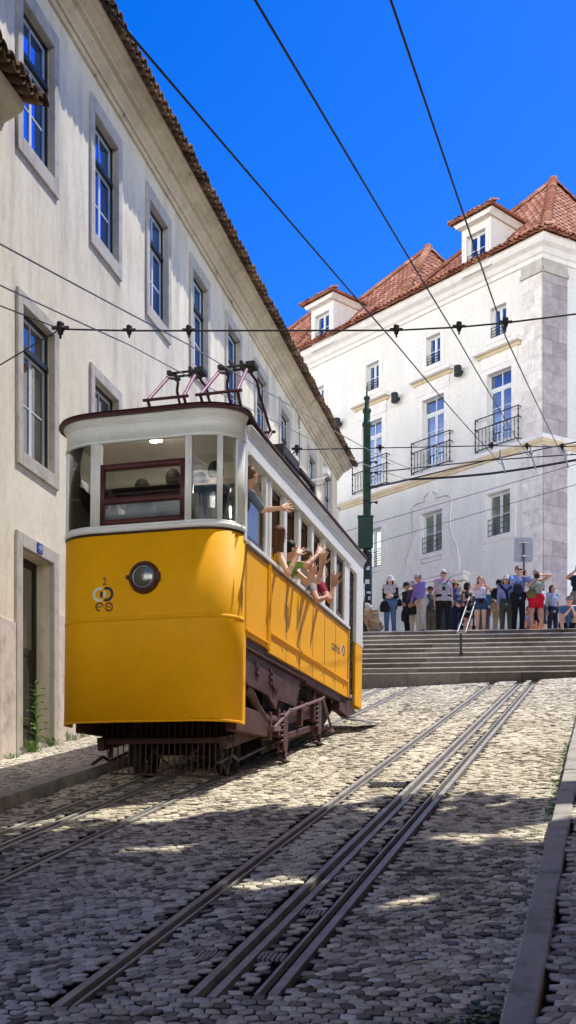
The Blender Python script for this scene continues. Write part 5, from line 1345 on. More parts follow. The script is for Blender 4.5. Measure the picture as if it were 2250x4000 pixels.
def figure(name, J, H, L, res, root):
    """J joints (local metres), L look"""
    fem = L.get('fem', False); sk = skin(L.get('skin', FAIR)); s = H; B = Field(); f = nrm(J['f']); u = nrm(J.get('u', V3(0, 0, 1))); u = nrm(u - f * (f @ u)); r = np.cross(f, u); hd = J['head']
    hw = .062 if fem else .054
    hL, hR = J['hipL'], J['hipR']; hip = (hL + hR) / 2; ch = J['chest']; nk = J['neck']; w = lerp(hip, ch, .5)
    lat = nrm(J['shR'] - J['shL']); bl = L.get('bulk', 1.0)
    def torso(F, g, k=.03):
        F.cap(hip - lat * .04 * s, hip + lat * .04 * s, .074 * s * bl + g, None, k)
        F.cap(hip, w, .070 * s * bl + g, (.058 if fem else .066) * s * bl + g, k); F.cap(w - lat * .022 * s, w + lat * .022 * s, (.055 if fem else .063) * s * bl + g, None, k)
        F.cap(ch - lat * .042 * s, ch + lat * .042 * s, .063 * s * bl + g, None, k); F.cap(w, ch, .062 * s * bl + g, .066 * s * bl + g, k)
        if fem: F.cap(ch - lat * .035 * s + J['fw'] * .032 * s - u * .01 * s, ch + lat * .035 * s + J['fw'] * .032 * s - u * .01 * s, .036 * s + g, None, k)
        F.cap(J['shL'], J['shR'], .040 * s + g, None, k); F.cap(lerp(ch, nk, .5), nk - u * .02 * s, .05 * s + g, .034 * s + g, k)
    torso(B, 0)
    B.cap(nk - u * .02 * s, hd - u * .03 * s - f * .008 * s, .033 * s, .030 * s, .02)
    B.ell(hd + u * .012 * s, (.045 * s, .056 * s, .062 * s), (r, f, u), .012); B.cap(hd + f * .014 * s - u * .036 * s, hd + f * .028 * s - u * .048 * s, .034 * s, .022 * s, .02)
    B.cap(hd + f * .054 * s + u * .004 * s, hd + f * .063 * s - u * .016 * s, .005 * s, .009 * s, .006); B.cap(hd + f * .05 * s - u * .036 * s - r * .012 * s, hd + f * .05 * s - u * .036 * s + r * .012 * s, .0055 * s, None, .004)
    for q in (-1, 1): B.ell(hd + r * q * .046 * s - f * .002 * s, (.006 * s, .014 * s, .019 * s), (r, f, u), .006)
    for q, S_ in ((-1, 'L'), (1, 'R')):
        a, e, wr = J['sh' + S_], J['el' + S_], J['wr' + S_]; k = bl ** .5
        B.cap(a, e, .030 * s * k, .0235 * s * k, .015); B.cap(e, lerp(e, wr, .35), .0235 * s * k, .0235 * s * k, .012); B.cap(lerp(e, wr, .35), wr, .0235 * s * k, .0150 * s, .012)
        d = J.get('hd' + S_); d = nrm(wr - e) if d is None else nrm(d)
        n = J.get('pn' + S_); n = V3(-q * .9, .2, .1) if n is None else n
        if abs(nrm(n) @ d) > .95: n = n + V3(.3, .5, .1)
        hand(B, wr, d, n, H * L.get('hs', 1.0), J.get('st' + S_, 'relax'), J.get('tside' + S_, q))
        hp, kn, an, to = J['hip' + S_], J['kn' + S_], J['an' + S_], J['toe' + S_]
        B.cap(hp, kn, .052 * s * k, .034 * s, .02); B.cap(kn, lerp(kn, an, .3), .033 * s, .034 * s, .015); B.cap(lerp(kn, an, .3), an, .034 * s, .021 * s, .015); B.cap(an - V3(0, 0, .012 * s), to, .022 * s, .016 * s, .012)
    B.build('body', sk, root, res)
    # eyes
    mb = MB()
    for q in (-1, 1):
        c = hd + f * .0505 * s + r * q * .019 * s + u * .006 * s; mb.ball(tuple(c), .0062 * s, 8)
    mb.build('eyes', M['black'], root)
    # clothing
    T = L.get('top')
    if T:
        c, sl = T[0], T[1]; F = Field(); g = .010 * s
        torso(F, g)
        for S_ in 'LR':
            a, e, wr = J['sh' + S_], J['el' + S_], J['wr' + S_]; sl = L.get('sl' + S_, T[1])
            if sl > 0:
                F.cap(a, lerp(a, e, min(1, sl * 2)), .040 * s, .033 * s, .02)
                if sl > .5: F.cap(e, lerp(e, wr, (sl - .5) * 2 * .95), .033 * s, .025 * s, .015)
        if sl == 0: F.cut(lerp(ch, nk, .62), nk - ch, 0)
        else: F.cut(nk, nk - ch, .0)
        F.cut(hip, -(ch - hip), L.get('hem', .045) * s)
        F.build(T[2] if len(T) > 2 else 'shirt', cloth(c), root, res)
    if 'vest' in L:
        F = Field(); torso(F, .018 * s); F.cut(lerp(ch, nk, .7), nk - ch, 0); F.cut(hip, -(ch - hip), .03 * s); F.build('vest', cloth(L['vest']), root, res)
    if 'jacket' in L:
        for q, S_ in ((-1, 'L'), (1, 'R')):
            F = Field(); F.cap(hip + lat * q * .062 * s - J['fw'] * .01 * s - u * .06 * s, ch + lat * q * .055 * s, .062 * s, .055 * s, .03)
            a, e, wr = J['sh' + S_], J['el' + S_], J['wr' + S_]; F.cap(a, e, .043 * s, .037 * s, .02); F.cap(e, lerp(e, wr, .8), .037 * s, .030 * s, .02); F.cap(ch - J['fw'] * .03 * s, a, .05 * s, .04 * s, .03)
            F.build('jacket', cloth(L['jacket']), root, res)
    Bt = L.get('bottom')
    if Bt:
        F = Field(); g = .011 * s; kind, c = Bt[0], Bt[1]
        F.cap(hip - lat * .042 * s + u * .03 * s, hip + lat * .042 * s + u * .03 * s, .073 * s * bl + g, None, .03); F.cap(hip - lat * .042 * s, hip + lat * .042 * s, .075 * s * bl + g, None, .03)
        if kind in ('trousers', 'shorts'):
            fr = Bt[2] if len(Bt) > 2 else 1.0
            for S_ in 'LR':
                hp, kn, an = J['hip' + S_], J['kn' + S_], J['an' + S_]
                if kind == 'shorts': F.cap(hp, lerp(hp, kn, fr), .060 * s * bl, .056 * s, .03)
                else: F.cap(hp, kn, .058 * s * bl, .046 * s, .025); F.cap(kn, lerp(kn, an, .97), .045 * s, .036 * s, .015)
        else:
            fr = Bt[2]; k = lerp(J['knL'], J['knR'], .5); b = lerp(hip, k, fr); F.cap(hip, b, .075 * s + g, .09 * s, .03); F.cap(b - lat * .03 * s, b + lat * .03 * s, .085 * s, None, .03); F.cut(b, V3(0, 0, -1), .01)
        F.cut(hip, ch - hip, .075 * s); F.build({'trousers': 'trousers', 'shorts': 'shorts'}.get(kind, 'skirt'), cloth(c), root, res)
        if L.get('belt'):
            F = Field(); F.cap(hip - lat * .042 * s + u * .03 * s, hip + lat * .042 * s + u * .03 * s, .073 * s * bl + g + .006, None, .03); F.cut(hip, ch - hip, .066 * s); F.cut(hip, -(ch - hip), -.046 * s); F.build('belt', M['black'], root, res)
    if L.get('shoes'):
        for S_ in 'LR':
            an, to = J['an' + S_], J['toe' + S_]; F = Field(); F.cap(an - V3(0, 0, .016 * s), to, .028 * s, .022 * s, .015); F.cap(an - V3(0, 0, .016 * s), an + nrm(an - to) * .02 * s - V3(0, 0, .016 * s), .026 * s, .024 * s, .01); F.build('shoe', cloth(L['shoes']), root, res)
    # hair
    hc = L.get('hair')
    if hc:
        F = Field(); F.ell(hd - f * .010 * s + u * .020 * s, (.052 * s, .058 * s, .063 * s), (r, f, u), .01)
        F.cut(hd, f - u * .55, .012 * s); F.cut(hd, -u, .052 * s)
        o = F.build('hair', cloth(hc, .55), root, res)
        if L.get('long'):
            F = Field(); ln = L['long'] * s
            dn = L.get('hairdir', V3(0, 0, -1)); F.cap(hd - f * .034 * s + u * .02 * s, hd - f * .05 * s + dn * ln, .046 * s, .030 * s, .02)
            for q in (-1, 1): F.cap(hd + r * q * .045 * s + u * .03 * s - f * .01 * s, hd + r * q * .05 * s - f * .03 * s + dn * ln * .85, .018 * s, .016 * s, .02)
            F.build('long_hair', cloth(hc, .55), root, res)
    fm = Matrix(((r[0], f[0], u[0], hd[0]), (r[1], f[1], u[1], hd[1]), (r[2], f[2], u[2], hd[2]), (0, 0, 0, 1)))
    ht = L.get('hat')
    if ht:
        k, c = ht[0], ht[1]; a = s
        if k == 'bucket':
            mb = MB(fm @ Matrix.Translation((0, 0, .022 * s))); mb.lathe([(.001, .068 * a), (.03 * a, .066 * a), (.048 * a, .052 * a), (.055 * a, .02 * a), (.058 * a, .012 * a), (.088 * a, -.012 * a), (.094 * a, -.024 * a), (.088 * a, -.018 * a), (.056 * a, .006 * a)], 24)
        else:
            mb = MB(fm @ Matrix.Translation((0, 0, .022 * s))); mb.lathe([(.001, .058 * a), (.03 * a, .053 * a), (.048 * a, .036 * a), (.055 * a, .01 * a), (.056 * a, -.006 * a), (.052 * a, -.006 * a)], 24)
            P = []
            for i in range(9):
                an = pi * (i / 8); P.append((.052 * a * math.cos(an), .03 * a + .075 * a * math.sin(an) ** .8, .0 - .012 * a * math.sin(an)))
            for i in range(9):
                an = pi * (i / 8); P.append((.05 * a * math.cos(an), .03 * a + .02 * a * math.sin(an), .006 * a))
            mb.add(P + [(x, y, z - .004) for x, y, z in P], [(i, i + 1, 10 + i, 9 + i) for i in range(8)] + [(27 + i, 28 + i, 19 + i, 18 + i) for i in range(8)])
        mb.build('hat' if k == 'bucket' else 'cap', cloth(c), root)
        if len(ht) > 2: mb = MB(fm @ Matrix.Translation((0, 0, .022 * s))); mb.lathe([(.0565 * a, .016 * a), (.0585 * a, .008 * a), (.0575 * a, .0 * a), (.0565 * a, .0 * a)], 24); mb.build('hat_band', cloth(ht[2]), root)
    if L.get('glasses'):
        mb = MB(fm)
        for q in (-1, 1): mb.box(q * .019 * s - .016 * s, q * .019 * s + .016 * s, .052 * s, .060 * s, -.004 * s, .017 * s); mb.box(q * .046 * s - .002 * s, q * .046 * s + .002 * s, -.005 * s, .056 * s, .008 * s, .013 * s)
        mb.box(-.006 * s, .006 * s, .056 * s, .060 * s, .008 * s, .014 * s); mb.build('sunglasses', M['wrought'], root, .002)

def ik(a, w, l1, l2, pole):
    d = w - a; D = np.linalg.norm(d)
    if D > (l1 + l2) * .995: w = a + d / D * (l1 + l2) * .995; d = w - a; D = np.linalg.norm(d)
    x = (l1 * l1 - l2 * l2 + D * D) / (2 * D); h = math.sqrt(max(0, l1 * l1 - x * x)); dn = d / D; p = pole - dn * (pole @ dn); return a + dn * x + nrm(p) * h, w

def stand(H, hr=None, hl=None, lean=0.0, head=(0, 0), stance=.06, tilt=0.0, sit=None, twist=0.0, poleR=None, poleL=None, wide=1.0, turn=0.0):
    """joints of a person facing +Y; hand targets in body heights"""
    J = {}; hz = .515 * H if sit is None else sit['z']
    c, s_ = math.cos(lean), math.sin(lean); ct, st_ = math.cos(twist), math.sin(twist)
    def U(x, y, z):
        x, y = x * ct - y * st_, x * st_ + y * ct
        return V3(x + tilt * z, y * c + z * s_, hz + z * c - y * s_ * 1.0) if True else None
    for q, S_ in ((-1, 'L'), (1, 'R')):
        J['hip' + S_] = V3(q * .048 * H, 0, hz)
        if sit is None:
            J['kn' + S_] = V3(q * stance * H, .014 * H, .275 * H); J['an' + S_] = V3(q * (stance + .004) * H, -.012 * H, .043 * H); J['toe' + S_] = V3(q * (stance + .02) * H, .085 * H, .016 * H)
        else:
            J['kn' + S_] = V3(q * sit['kx'], sit['ky'], sit['kz']); J['an' + S_] = V3(q * sit['ax'], sit['ay'], sit['az']); J['toe' + S_] = V3(q * (sit['ax'] + .02), sit['ay'] + .16, sit['az'] - .045)
        J['sh' + S_] = U(q * .097 * H * wide, -.004 * H, .288 * H)
    J['chest'] = U(0, 0, .205 * H); J['neck'] = U(0, -.006 * H, .315 * H)
    yw, pt = head; J['f'] = V3(math.sin(yw) * math.cos(pt), math.cos(yw) * math.cos(pt), math.sin(pt)); J['fw'] = V3(-st_, ct * c, -s_)
    J['head'] = U(0, .012 * H, .405 * H) + V3(0, 0, -.01 * H)
    for q, S_, t, pl in ((-1, 'L', hl, poleL), (1, 'R', hr, poleR)):
        t = V3(*t) * H if t is not None else V3(q * .135 * H, .03 * H, hz - .025 * H)
        pole = V3(*pl) if pl is not None else V3(q * .35, -.6, -.7)
        J['el' + S_], J['wr' + S_] = ik(J['sh' + S_], t, .168 * H, .150 * H, pole)
    return J

def zbase(): return TOP
def person(label, x, y, face, H, J, L, group='crowd at the top of the steps', z=None, res=.0125):
    root = empty('person', (x, y, TOP if z is None else z), face, label, 'person', group)
    figure('person', J, H, L, res, root); return root
def wpt(root, p): return tuple(root.matrix_basis @ Vector(p)) if True else None
def rp(root, p):
    m = Matrix.Translation(root.location) @ Matrix.Rotation(root.rotation_euler.z, 4, 'Z'); return tuple(m @ Vector([float(c) for c in p]))
def thing_box(name, label, cat, root, J, side, w, d, h, mat, off=(0, 0, 0), screen=True, rot=0.0):
    """phone or camera held at a wrist"""
    p = J['wr' + side] + V3(*off); o = empty(name, rp(root, p), root.rotation_euler.z + rot, label, cat)
    mb = MB(); mb.box(-w / 2, w / 2, -d / 2, d / 2, -h / 2, h / 2); mb.build('case', mat, o, min(w, d) * .25)
    mb = MB(); mb.lathe([(.001, 0), (.006, 0), (.006, .002)], 10, Matrix.Translation((w * .28, d / 2, h * .35)) @ Matrix.Rotation(-pi / 2, 4, 'X')); mb.build('camera_lens', M['wrought'], o); return o
def bag(label, root, c, r, color, strap=None, cat='bag'):
    o = empty('shoulder_bag', rp(root, c), root.rotation_euler.z, label, cat)
    F = Field()
    for zz, ww in ((-.62, 1.0), (-.2, 1.0), (.2, .9), (.6, .72)): F.cap((-max(.02, r[0] - r[1]) * ww, 0, r[2] * zz), (max(.02, r[0] - r[1]) * ww, 0, r[2] * zz), min(r[1], r[2] * .4) * (1 if zz < .5 else .7), None, .04)
    F.build('bag_body', cloth(color), o, .012)
    if strap:
        m = Matrix.Translation(Vector([float(q) for q in c])); mb = MB(m.inverted()); mb.tube([tuple(float(a) for a in p) for p in strap], .011, 6); mb.build('strap', cloth(tuple(q * .8 for q in color)), o)
    return o
FC = pi            # facing the camera
def fy(X): return 30.7 - .0875 * (X - 4.5)
BLK, NVY, KHA, GRY = (.012, .012, .014), (.018, .022, .045), (.34, .28, .20), (.10, .10, .095)

# A lady in white bucket hat
J = stand(1.62, (.03, .13, .60), (-.05, .14, .61), head=(-.15, -.25)); J['stR'] = J['stL'] = 'grip'
A = person('woman in a white bucket hat, black jacket and blue jeans looking down at her hands', 2.86, 31.15, FC - .25, 1.62, J, dict(fem=True, top=((.55, .50, .50), 1.0), jacket=BLK, bottom=('trousers', (.07, .14, .26)), hair=(.05, .025, .015), long=.09, hat=('bucket', (.72, .70, .64)), shoes=(.2, .18, .16)))
bag('black slouchy bag hanging in front of the woman in the white hat', A, (.14, .13, .74), (.14, .07, .16), BLK, [(.10, .1, .86), (.12, .05, 1.1), (.14, -.02, 1.32)])
bag('black handbag under the arm of the woman in the white hat', A, (-.25, -.02, .86), (.12, .09, .11), BLK, [(-.25, .0, .95), (-.2, .0, 1.2), (-.16, -.02, 1.33)])
# B man in violet shirt, seen in profile
J = stand(1.68, (.11, .15, .50), (-.10, .12, .49), lean=.16, head=(0.0, -.35)); J['stR'] = J['stL'] = 'grip'
Bp = person('man in a beige cap, violet shirt and pale trousers standing in profile', 3.74, 31.1, FC - 1.15, 1.68, J, dict(skin=TAN, top=((.22, .17, .50), .85), bottom=('trousers', (.46, .43, .37)), belt=True, hair=(.05, .04, .035), hat=('cap', (.50, .45, .36)), shoes=(.12, .1, .08), bulk=1.08))
# C white-haired man
J = stand(1.78, (.145, .02, .475), (-.14, .015, .485), head=(.05, .02), stance=.075)
C = person('white-haired man in sunglasses, grey vest over a pink shirt and black trousers', 4.33, 31.05, FC + .1, 1.78, J, dict(skin=MED, top=((.62, .30, .56), .42), vest=(.42, .41, .40), bottom=('trousers', BLK), hair=(.75, .74, .72), glasses=True, shoes=(.2, .18, .17), bulk=1.12))
o = empty('compact_camera', rp(C, (.02, .15, 1.20)), FC, 'small black camera hanging on a strap across the grey vest', 'camera')
mb = MB(); mb.box(-.045, .045, -.02, .02, -.06, .05); mb.build('camera_case', M['wrought'], o, .008)
mb = MB(Matrix.Translation((.02, .15, 1.20)).inverted()); mb.tube([(.02, .155, 1.25), (-.05, .155, 1.36), (-.12, .10, 1.46), (-.15, .0, 1.51), (-.12, -.08, 1.45)], .014, 6); mb.tube([(.03, .155, 1.25), (.06, .16, 1.3), (-.02, .16, 1.38)], .01, 6); mb.build('camera_strap', M['black'], o)
# D man in dark cap behind, facing left
J = stand(1.66, (.02, .18, .60), (-.08, .16, .58), lean=.12, head=(.1, -.35))
D = person('man in a black and white cap and dark jacket, half hidden behind the pink hat', 3.49, 32.0, FC - 1.0, 1.62, J, dict(skin=TAN, top=(NVY, 1.0), bottom=('trousers', BLK), hair=(.03, .025, .02), hat=('cap', (.03, .03, .035)), shoes=BLK))
bag('long black bag carried by the man in the dark cap', D, (.16, .05, .72), (.11, .08, .2), BLK, [(.14, .05, .9), (.12, 0, 1.3)])
# E woman in pink-grey bucket hat, from behind / side
J = stand(1.56, (.10, .17, .56), (-.09, .14, .55), lean=.1, head=(-.2, -.3)); J['stR'] = 'grip'
E_ = person('woman in a pinkish bucket hat and plum blouse bent over a map, cream trousers', 3.60, 31.5, FC - .7, 1.57, J, dict(fem=True, skin=TAN, top=((.10, .05, .08), 1.0), bottom=('trousers', (.50, .46, .38)), hair=(.04, .03, .03), hat=('bucket', (.48, .38, .40), (.2, .15, .16)), shoes=(.3, .28, .25)))
bag('square black bag held by the woman in the pinkish hat', E_, (-.02, .2, .70), (.17, .06, .14), BLK)
# F man behind, in dark clothes
J = stand(1.60, None, None, head=(.3, 0))
F_ = person('person in dark cap and olive trousers mostly hidden behind the violet shirt', 4.12, 32.3, FC + .2, 1.6, J, dict(skin=TAN, top=(GRY, 1.0), bottom=('trousers', (.12, .10, .075)), hair=(.03, .025, .02), hat=('cap', BLK), shoes=BLK))
# G woman in straw hat behind the white-haired man
J = stand(1.66, (.10, .10, .55), (-.02, .16, .56), head=(-.7, -.2))
G_ = person('woman in a straw hat and denim jacket standing just right of the white-haired man', 4.72, 31.75, FC + .9, 1.68, J, dict(fem=True, top=((.08, .11, .22), 1.0), bottom=('trousers', (.02, .03, .08)), hair=(.10, .05, .025), long=.12, hat=('bucket', (.40, .27, .14), (.62, .48, .3)), shoes=(.2, .15, .1)))
# H crouching person in beige
J = stand(1.6, (.03, .30, .20), (-.06, .3, .22), lean=.75, head=(.1, -.7), sit=dict(z=.22, kx=.17, ky=.36, kz=.42, ax=.14, ay=.10, az=.07))
H_ = person('crouching person in beige jacket and pale hat at the left end of the steps', 2.50, 31.35, FC - .6, 1.5, J, dict(skin=TAN, top=((.46, .37, .23), .9, 'jacket'), bottom=('trousers', (.42, .36, .27)), hair=(.05, .04, .03), hat=('bucket', (.55, .50, .42)), shoes=(.3, .25, .2), bulk=1.15))
# I white shirt, glimpsed past the tram
J = stand(1.72, None, None, head=(.5, 0)); I_ = person('person in a white shirt glimpsed between the tram and the green pole', 1.97, 31.45, FC - .9, 1.72, J, dict(skin=MED, top=((.68, .68, .70), .9), bottom=('trousers', BLK), hair=(.04, .03, .025), shoes=BLK))
# J girl in black dress
J = stand(1.58, (.06, .16, .66), (-.07, .15, .64), head=(-.9, -.25))
Jg = person('dark-haired girl in a short black dress beside the hand rail', 5.10, 31.7, FC + .75, 1.54, J, dict(fem=True, skin=MED, top=(BLK, 0), hem=.0, bottom=('skirt', BLK, .72), hair=(.022, .012, .01), long=.2, shoes=BLK))
# K girl photographing, denim shorts
J = stand(1.62, (.035, .17, .80), (-.035, .17, .80), head=(0, .05), stance=.055, poleR=(.9, 0, -.6), poleL=(-.9, 0, -.6)); J['stR'] = J['stL'] = 'grip'
for S_ in 'LR': J['hd' + S_] = V3(0, .1, 1)
K = person('girl in white top and denim shorts holding up a pink phone', 5.38, 31.1, FC + .05, 1.60, J, dict(fem=True, skin=FAIR, top=((.62, .60, .74), 0), hem=-.02, bottom=('shorts', (.035, .06, .13), .36), hair=(.06, .03, .02), long=.17, shoes=(.5, .48, .45), bulk=1.05))
thing_box('smartphone', 'pink phone held up by the girl in denim shorts', 'phone', K, J, 'R', .078, .012, .155, mk('pink_phone', (.75, .42, .40), .05, 5, .4), (-.055, .02, .085))
bag('tiny dark purse at the hip of the girl in denim shorts', K, (.02, .13, .86), (.08, .035, .06), BLK, [(.0, .12, .92), (-.08, .1, 1.1), (-.13, 0, 1.33)])
# L man in black cap with backpack
J = stand(1.68, (.09, .17, .56), (-.12, .17, .55), head=(.1, -.35), wide=1.05)
L_ = person('man in black cap, dark polo and khaki trousers reading a brochure', 6.02, 31.8, FC + .1, 1.66, J, dict(skin=TAN, top=((.035, .022, .024), .45), bottom=('trousers', (.36, .28, .19)), hair=(.02, .018, .016), hat=('cap', BLK), glasses=True, shoes=(.1, .08, .06), bulk=1.12))
thing_box('brochure', 'folded paper brochure in the hands of the man in the dark polo', 'brochure', L_, J, 'L', .2, .008, .14, M['white_paint'], (.08, .05, .05))
bag('dark backpack worn by the man in the black cap', L_, (.0, -.2, 1.15), (.16, .1, .22), BLK, [(.12, -.1, 1.3), (.13, .08, 1.38), (.13, .12, 1.2)], 'backpack')
# M woman in white-and-black hat, blue shirt
J = stand(1.66, (.135, .06, .47), (-.12, .06, .5), head=(.25, 0))
Mw = person('woman in a white sun hat, pale blue shirt with navy sweater and grey trousers', 6.12, 31.25, FC - .1, 1.63, J, dict(fem=True, top=((.25, .32, .56), 1.0), bottom=('trousers', (.07, .075, .065)), hair=(.02, .016, .014), long=.07, hat=('bucket', (.66, .63, .56), BLK), glasses=True, shoes=BLK))
o = empty('navy_sweater', rp(Mw, (0, 0, 0)), Mw.rotation_euler.z, 'navy sweater knotted over the shoulders of the woman in blue', 'sweater')
F = Field(); n_ = J['neck']; F.cap(J['shL'] + V3(0, 0, .03), n_ + V3(0, -.06, 0), .05, .05, .03); F.cap(J['shR'] + V3(0, 0, .03), n_ + V3(0, -.06, 0), .05, .05, .03); F.cap(J['shL'] + V3(0, .04, .02), V3(.0, .14, n_[2] - .22), .045, .035, .03); F.cap(J['shR'] + V3(0, .04, .02), V3(.0, .14, n_[2] - .22), .045, .035, .03); F.cap(V3(0, .14, n_[2] - .22), V3(-.03, .14, n_[2] - .45), .04, .03, .02); F.build('sweater_knit', cloth(NVY), o, .0125)
# N tall man photographing
J = stand(1.84, (.03, .20, .79), (-.03, .2, .81), head=(.1, .0), poleR=(.9, 0, -.7), poleL=(-.9, 0, -.7)); J['stR'] = J['stL'] = 'grip'
for S_ in 'LR': J['hd' + S_] = V3(0, .1, 1)
Nn = person('tall dark-haired man in blue shirt and black trousers photographing with a phone', 6.38, 30.85, FC + .2, 1.82, J, dict(skin=FAIR, top=((.22, .30, .60), .8), bottom=('trousers', BLK), hair=(.018, .014, .012), shoes=BLK, belt=True, glasses=True))
thing_box('smartphone', 'dark phone held up by the tall man in the blue shirt', 'phone', Nn, J, 'R', .08, .012, .16, M['wrought'], (-.05, .02, .085))
bag('navy sling bag across the chest of the tall man', Nn, (.08, .16, 1.16), (.14, .06, .14), NVY, [(.02, .15, 1.28), (-.1, .12, 1.42), (-.17, .0, 1.54), (-.1, -.1, 1.4)])
# O woman in red shorts with camera
J = stand(1.74, (.06, .15, .80), (-.05, .17, .86), head=(-.1, -.05), stance=.08, poleR=(.7, .2, -.8), poleL=(-1, .1, .15)); J['stR'] = J['stL'] = 'grip'; J['hdR'] = V3(-.2, .1, 1)
O = person('fair-haired woman in sage top and bright red shorts aiming a black camera', 6.88, 30.85, FC + .05, 1.72, J, dict(fem=True, skin=MED, top=((.33, .39, .32), 0), hem=-.01, bottom=('shorts', (.62, .012, .03), .5), hair=(.42, .33, .24), shoes=(.4, .3, .2), bulk=1.08))
thing_box('photo_camera', 'black camera held to the face of the woman in red shorts', 'camera', O, J, 'R', .15, .06, .13, M['wrought'], (-.04, .03, .07))
bag('olive shoulder bag of the woman in red shorts', O, (.16, .13, 1.02), (.17, .08, .12), (.17, .14, .05), [(.12, .12, 1.12), (.0, .14, 1.25), (-.1, .06, 1.42)])
# P seated man
J = stand(1.76, (.03, .30, .24), (-.035, .3, .24), lean=.42, head=(.1, .02), sit=dict(z=.10, kx=.24, ky=.36, kz=.33, ax=.22, ay=.46, az=-.10), wide=1.05); J['stR'] = J['stL'] = 'grip'
Ps = person('man in blue T-shirt, black shorts and cap sitting on the top steps', 7.68, 30.62, FC - .05, 1.72, J, dict(skin=FAIR, top=((.07, .16, .30), .42), bottom=('shorts', BLK, .8), hair=(.10, .08, .06), hat=('cap', (.10, .11, .13), (.5, .5, .52)), shoes=(.03, .03, .035), bulk=1.12))
# Q man at the right edge
J = stand(1.82, (.10, .17, .87), (-.14, .03, .5), head=(.2, .1), poleR=(.9, 0, -.6)); J['stR'] = 'grip'; J['hdR'] = V3(0, .1, 1)
Q = person('man in navy T-shirt with raised phone cut off by the right edge', 8.02, 30.75, FC + .1, 1.8, J, dict(skin=MED, top=(NVY, .45), bottom=('shorts', (.25, .21, .15), .85), hair=(.04, .03, .02), shoes=BLK))
thing_box('smartphone', 'phone raised by the man at the right edge', 'phone', Q, J, 'R', .08, .012, .15, M['wrought'], (-.04, .02, .08))
# R, S, T behind
J = stand(1.58, None, None, head=(-.4, 0)); R_ = person('smiling dark-haired woman in pale blue top behind the seated man', 7.60, 32.0, FC + .3, 1.5, J, dict(fem=True, skin=MED, top=((.36, .42, .52), .3), bottom=('trousers', NVY), hair=(.06, .03, .02), long=.1, shoes=BLK))
J = stand(1.6, None, None, head=(.6, -.1)); S2 = person('dark-haired person in white top and navy skirt behind the red shorts', 7.22, 31.75, FC + .8, 1.48, J, dict(fem=True, skin=MED, top=((.60, .60, .62), .4), bottom=('skirt', NVY, 1.1), hair=(.03, .02, .016), long=.12, shoes=BLK))
J = stand(1.5, (.05, .28, .2), (-.05, .28, .2), lean=.35, head=(.4, -.2), sit=dict(z=.20, kx=.15, ky=.36, kz=.4, ax=.13, ay=.3, az=.06)); T_ = person('person in white and blue sitting low between the two photographers', 6.78, 31.9, FC + .3, 1.5, J, dict(skin=MED, top=((.50, .55, .70), .45), bottom=('trousers', (.03, .07, .25)), hair=(.03, .02, .016), shoes=BLK))
J = stand(1.7, None, None, head=(.2, 0)); U_ = person('tall person in charcoal shirt seen between the straw hat and the black dress', 4.98, 32.6, FC, 1.7, J, dict(skin=TAN, top=(GRY, .9), bottom=('trousers', NVY), hair=(.05, .04, .03), shoes=BLK))
J = stand(1.66, None, None, head=(-.4, 0)); W_p = person('person in teal top behind the girl in denim shorts', 5.72, 32.5, FC - .4, 1.62, J, dict(fem=True, skin=MED, top=((.06, .22, .22), .45), bottom=('trousers', GRY), hair=(.03, .02, .015), long=.1, shoes=BLK))
J = stand(1.72, (.05, .2, .78), None, head=(.1, .1), poleR=(.9, 0, -.6)); J['stR'] = 'grip'; X_p = person('person in burgundy shirt half hidden behind the fair-haired woman', 7.12, 32.3, FC + .2, 1.62, J, dict(skin=FAIR, top=((.22, .03, .05), .5), bottom=('trousers', BLK), hair=(.10, .06, .035), shoes=BLK))
o = empty('orange_bag', (6.95, 31.45, TOP), .2, 'orange shopping bag on the ground behind the red shorts', 'bag')
F = Field(); F.cap((-.1, 0, .1), (.1, 0, .1), .09, None, .03); F.cap((-.1, 0, .18), (.1, 0, .2), .07, .06, .03); F.build('bag_body', cloth((.62, .12, .015)), o, .0125)
mb = MB(); mb.tube([(-.06, 0, .22), (-.04, 0, .34), (.04, 0, .34), (.06, 0, .22)], .01, 6); mb.build('bag_handle', cloth((.5, .10, .015)), o)

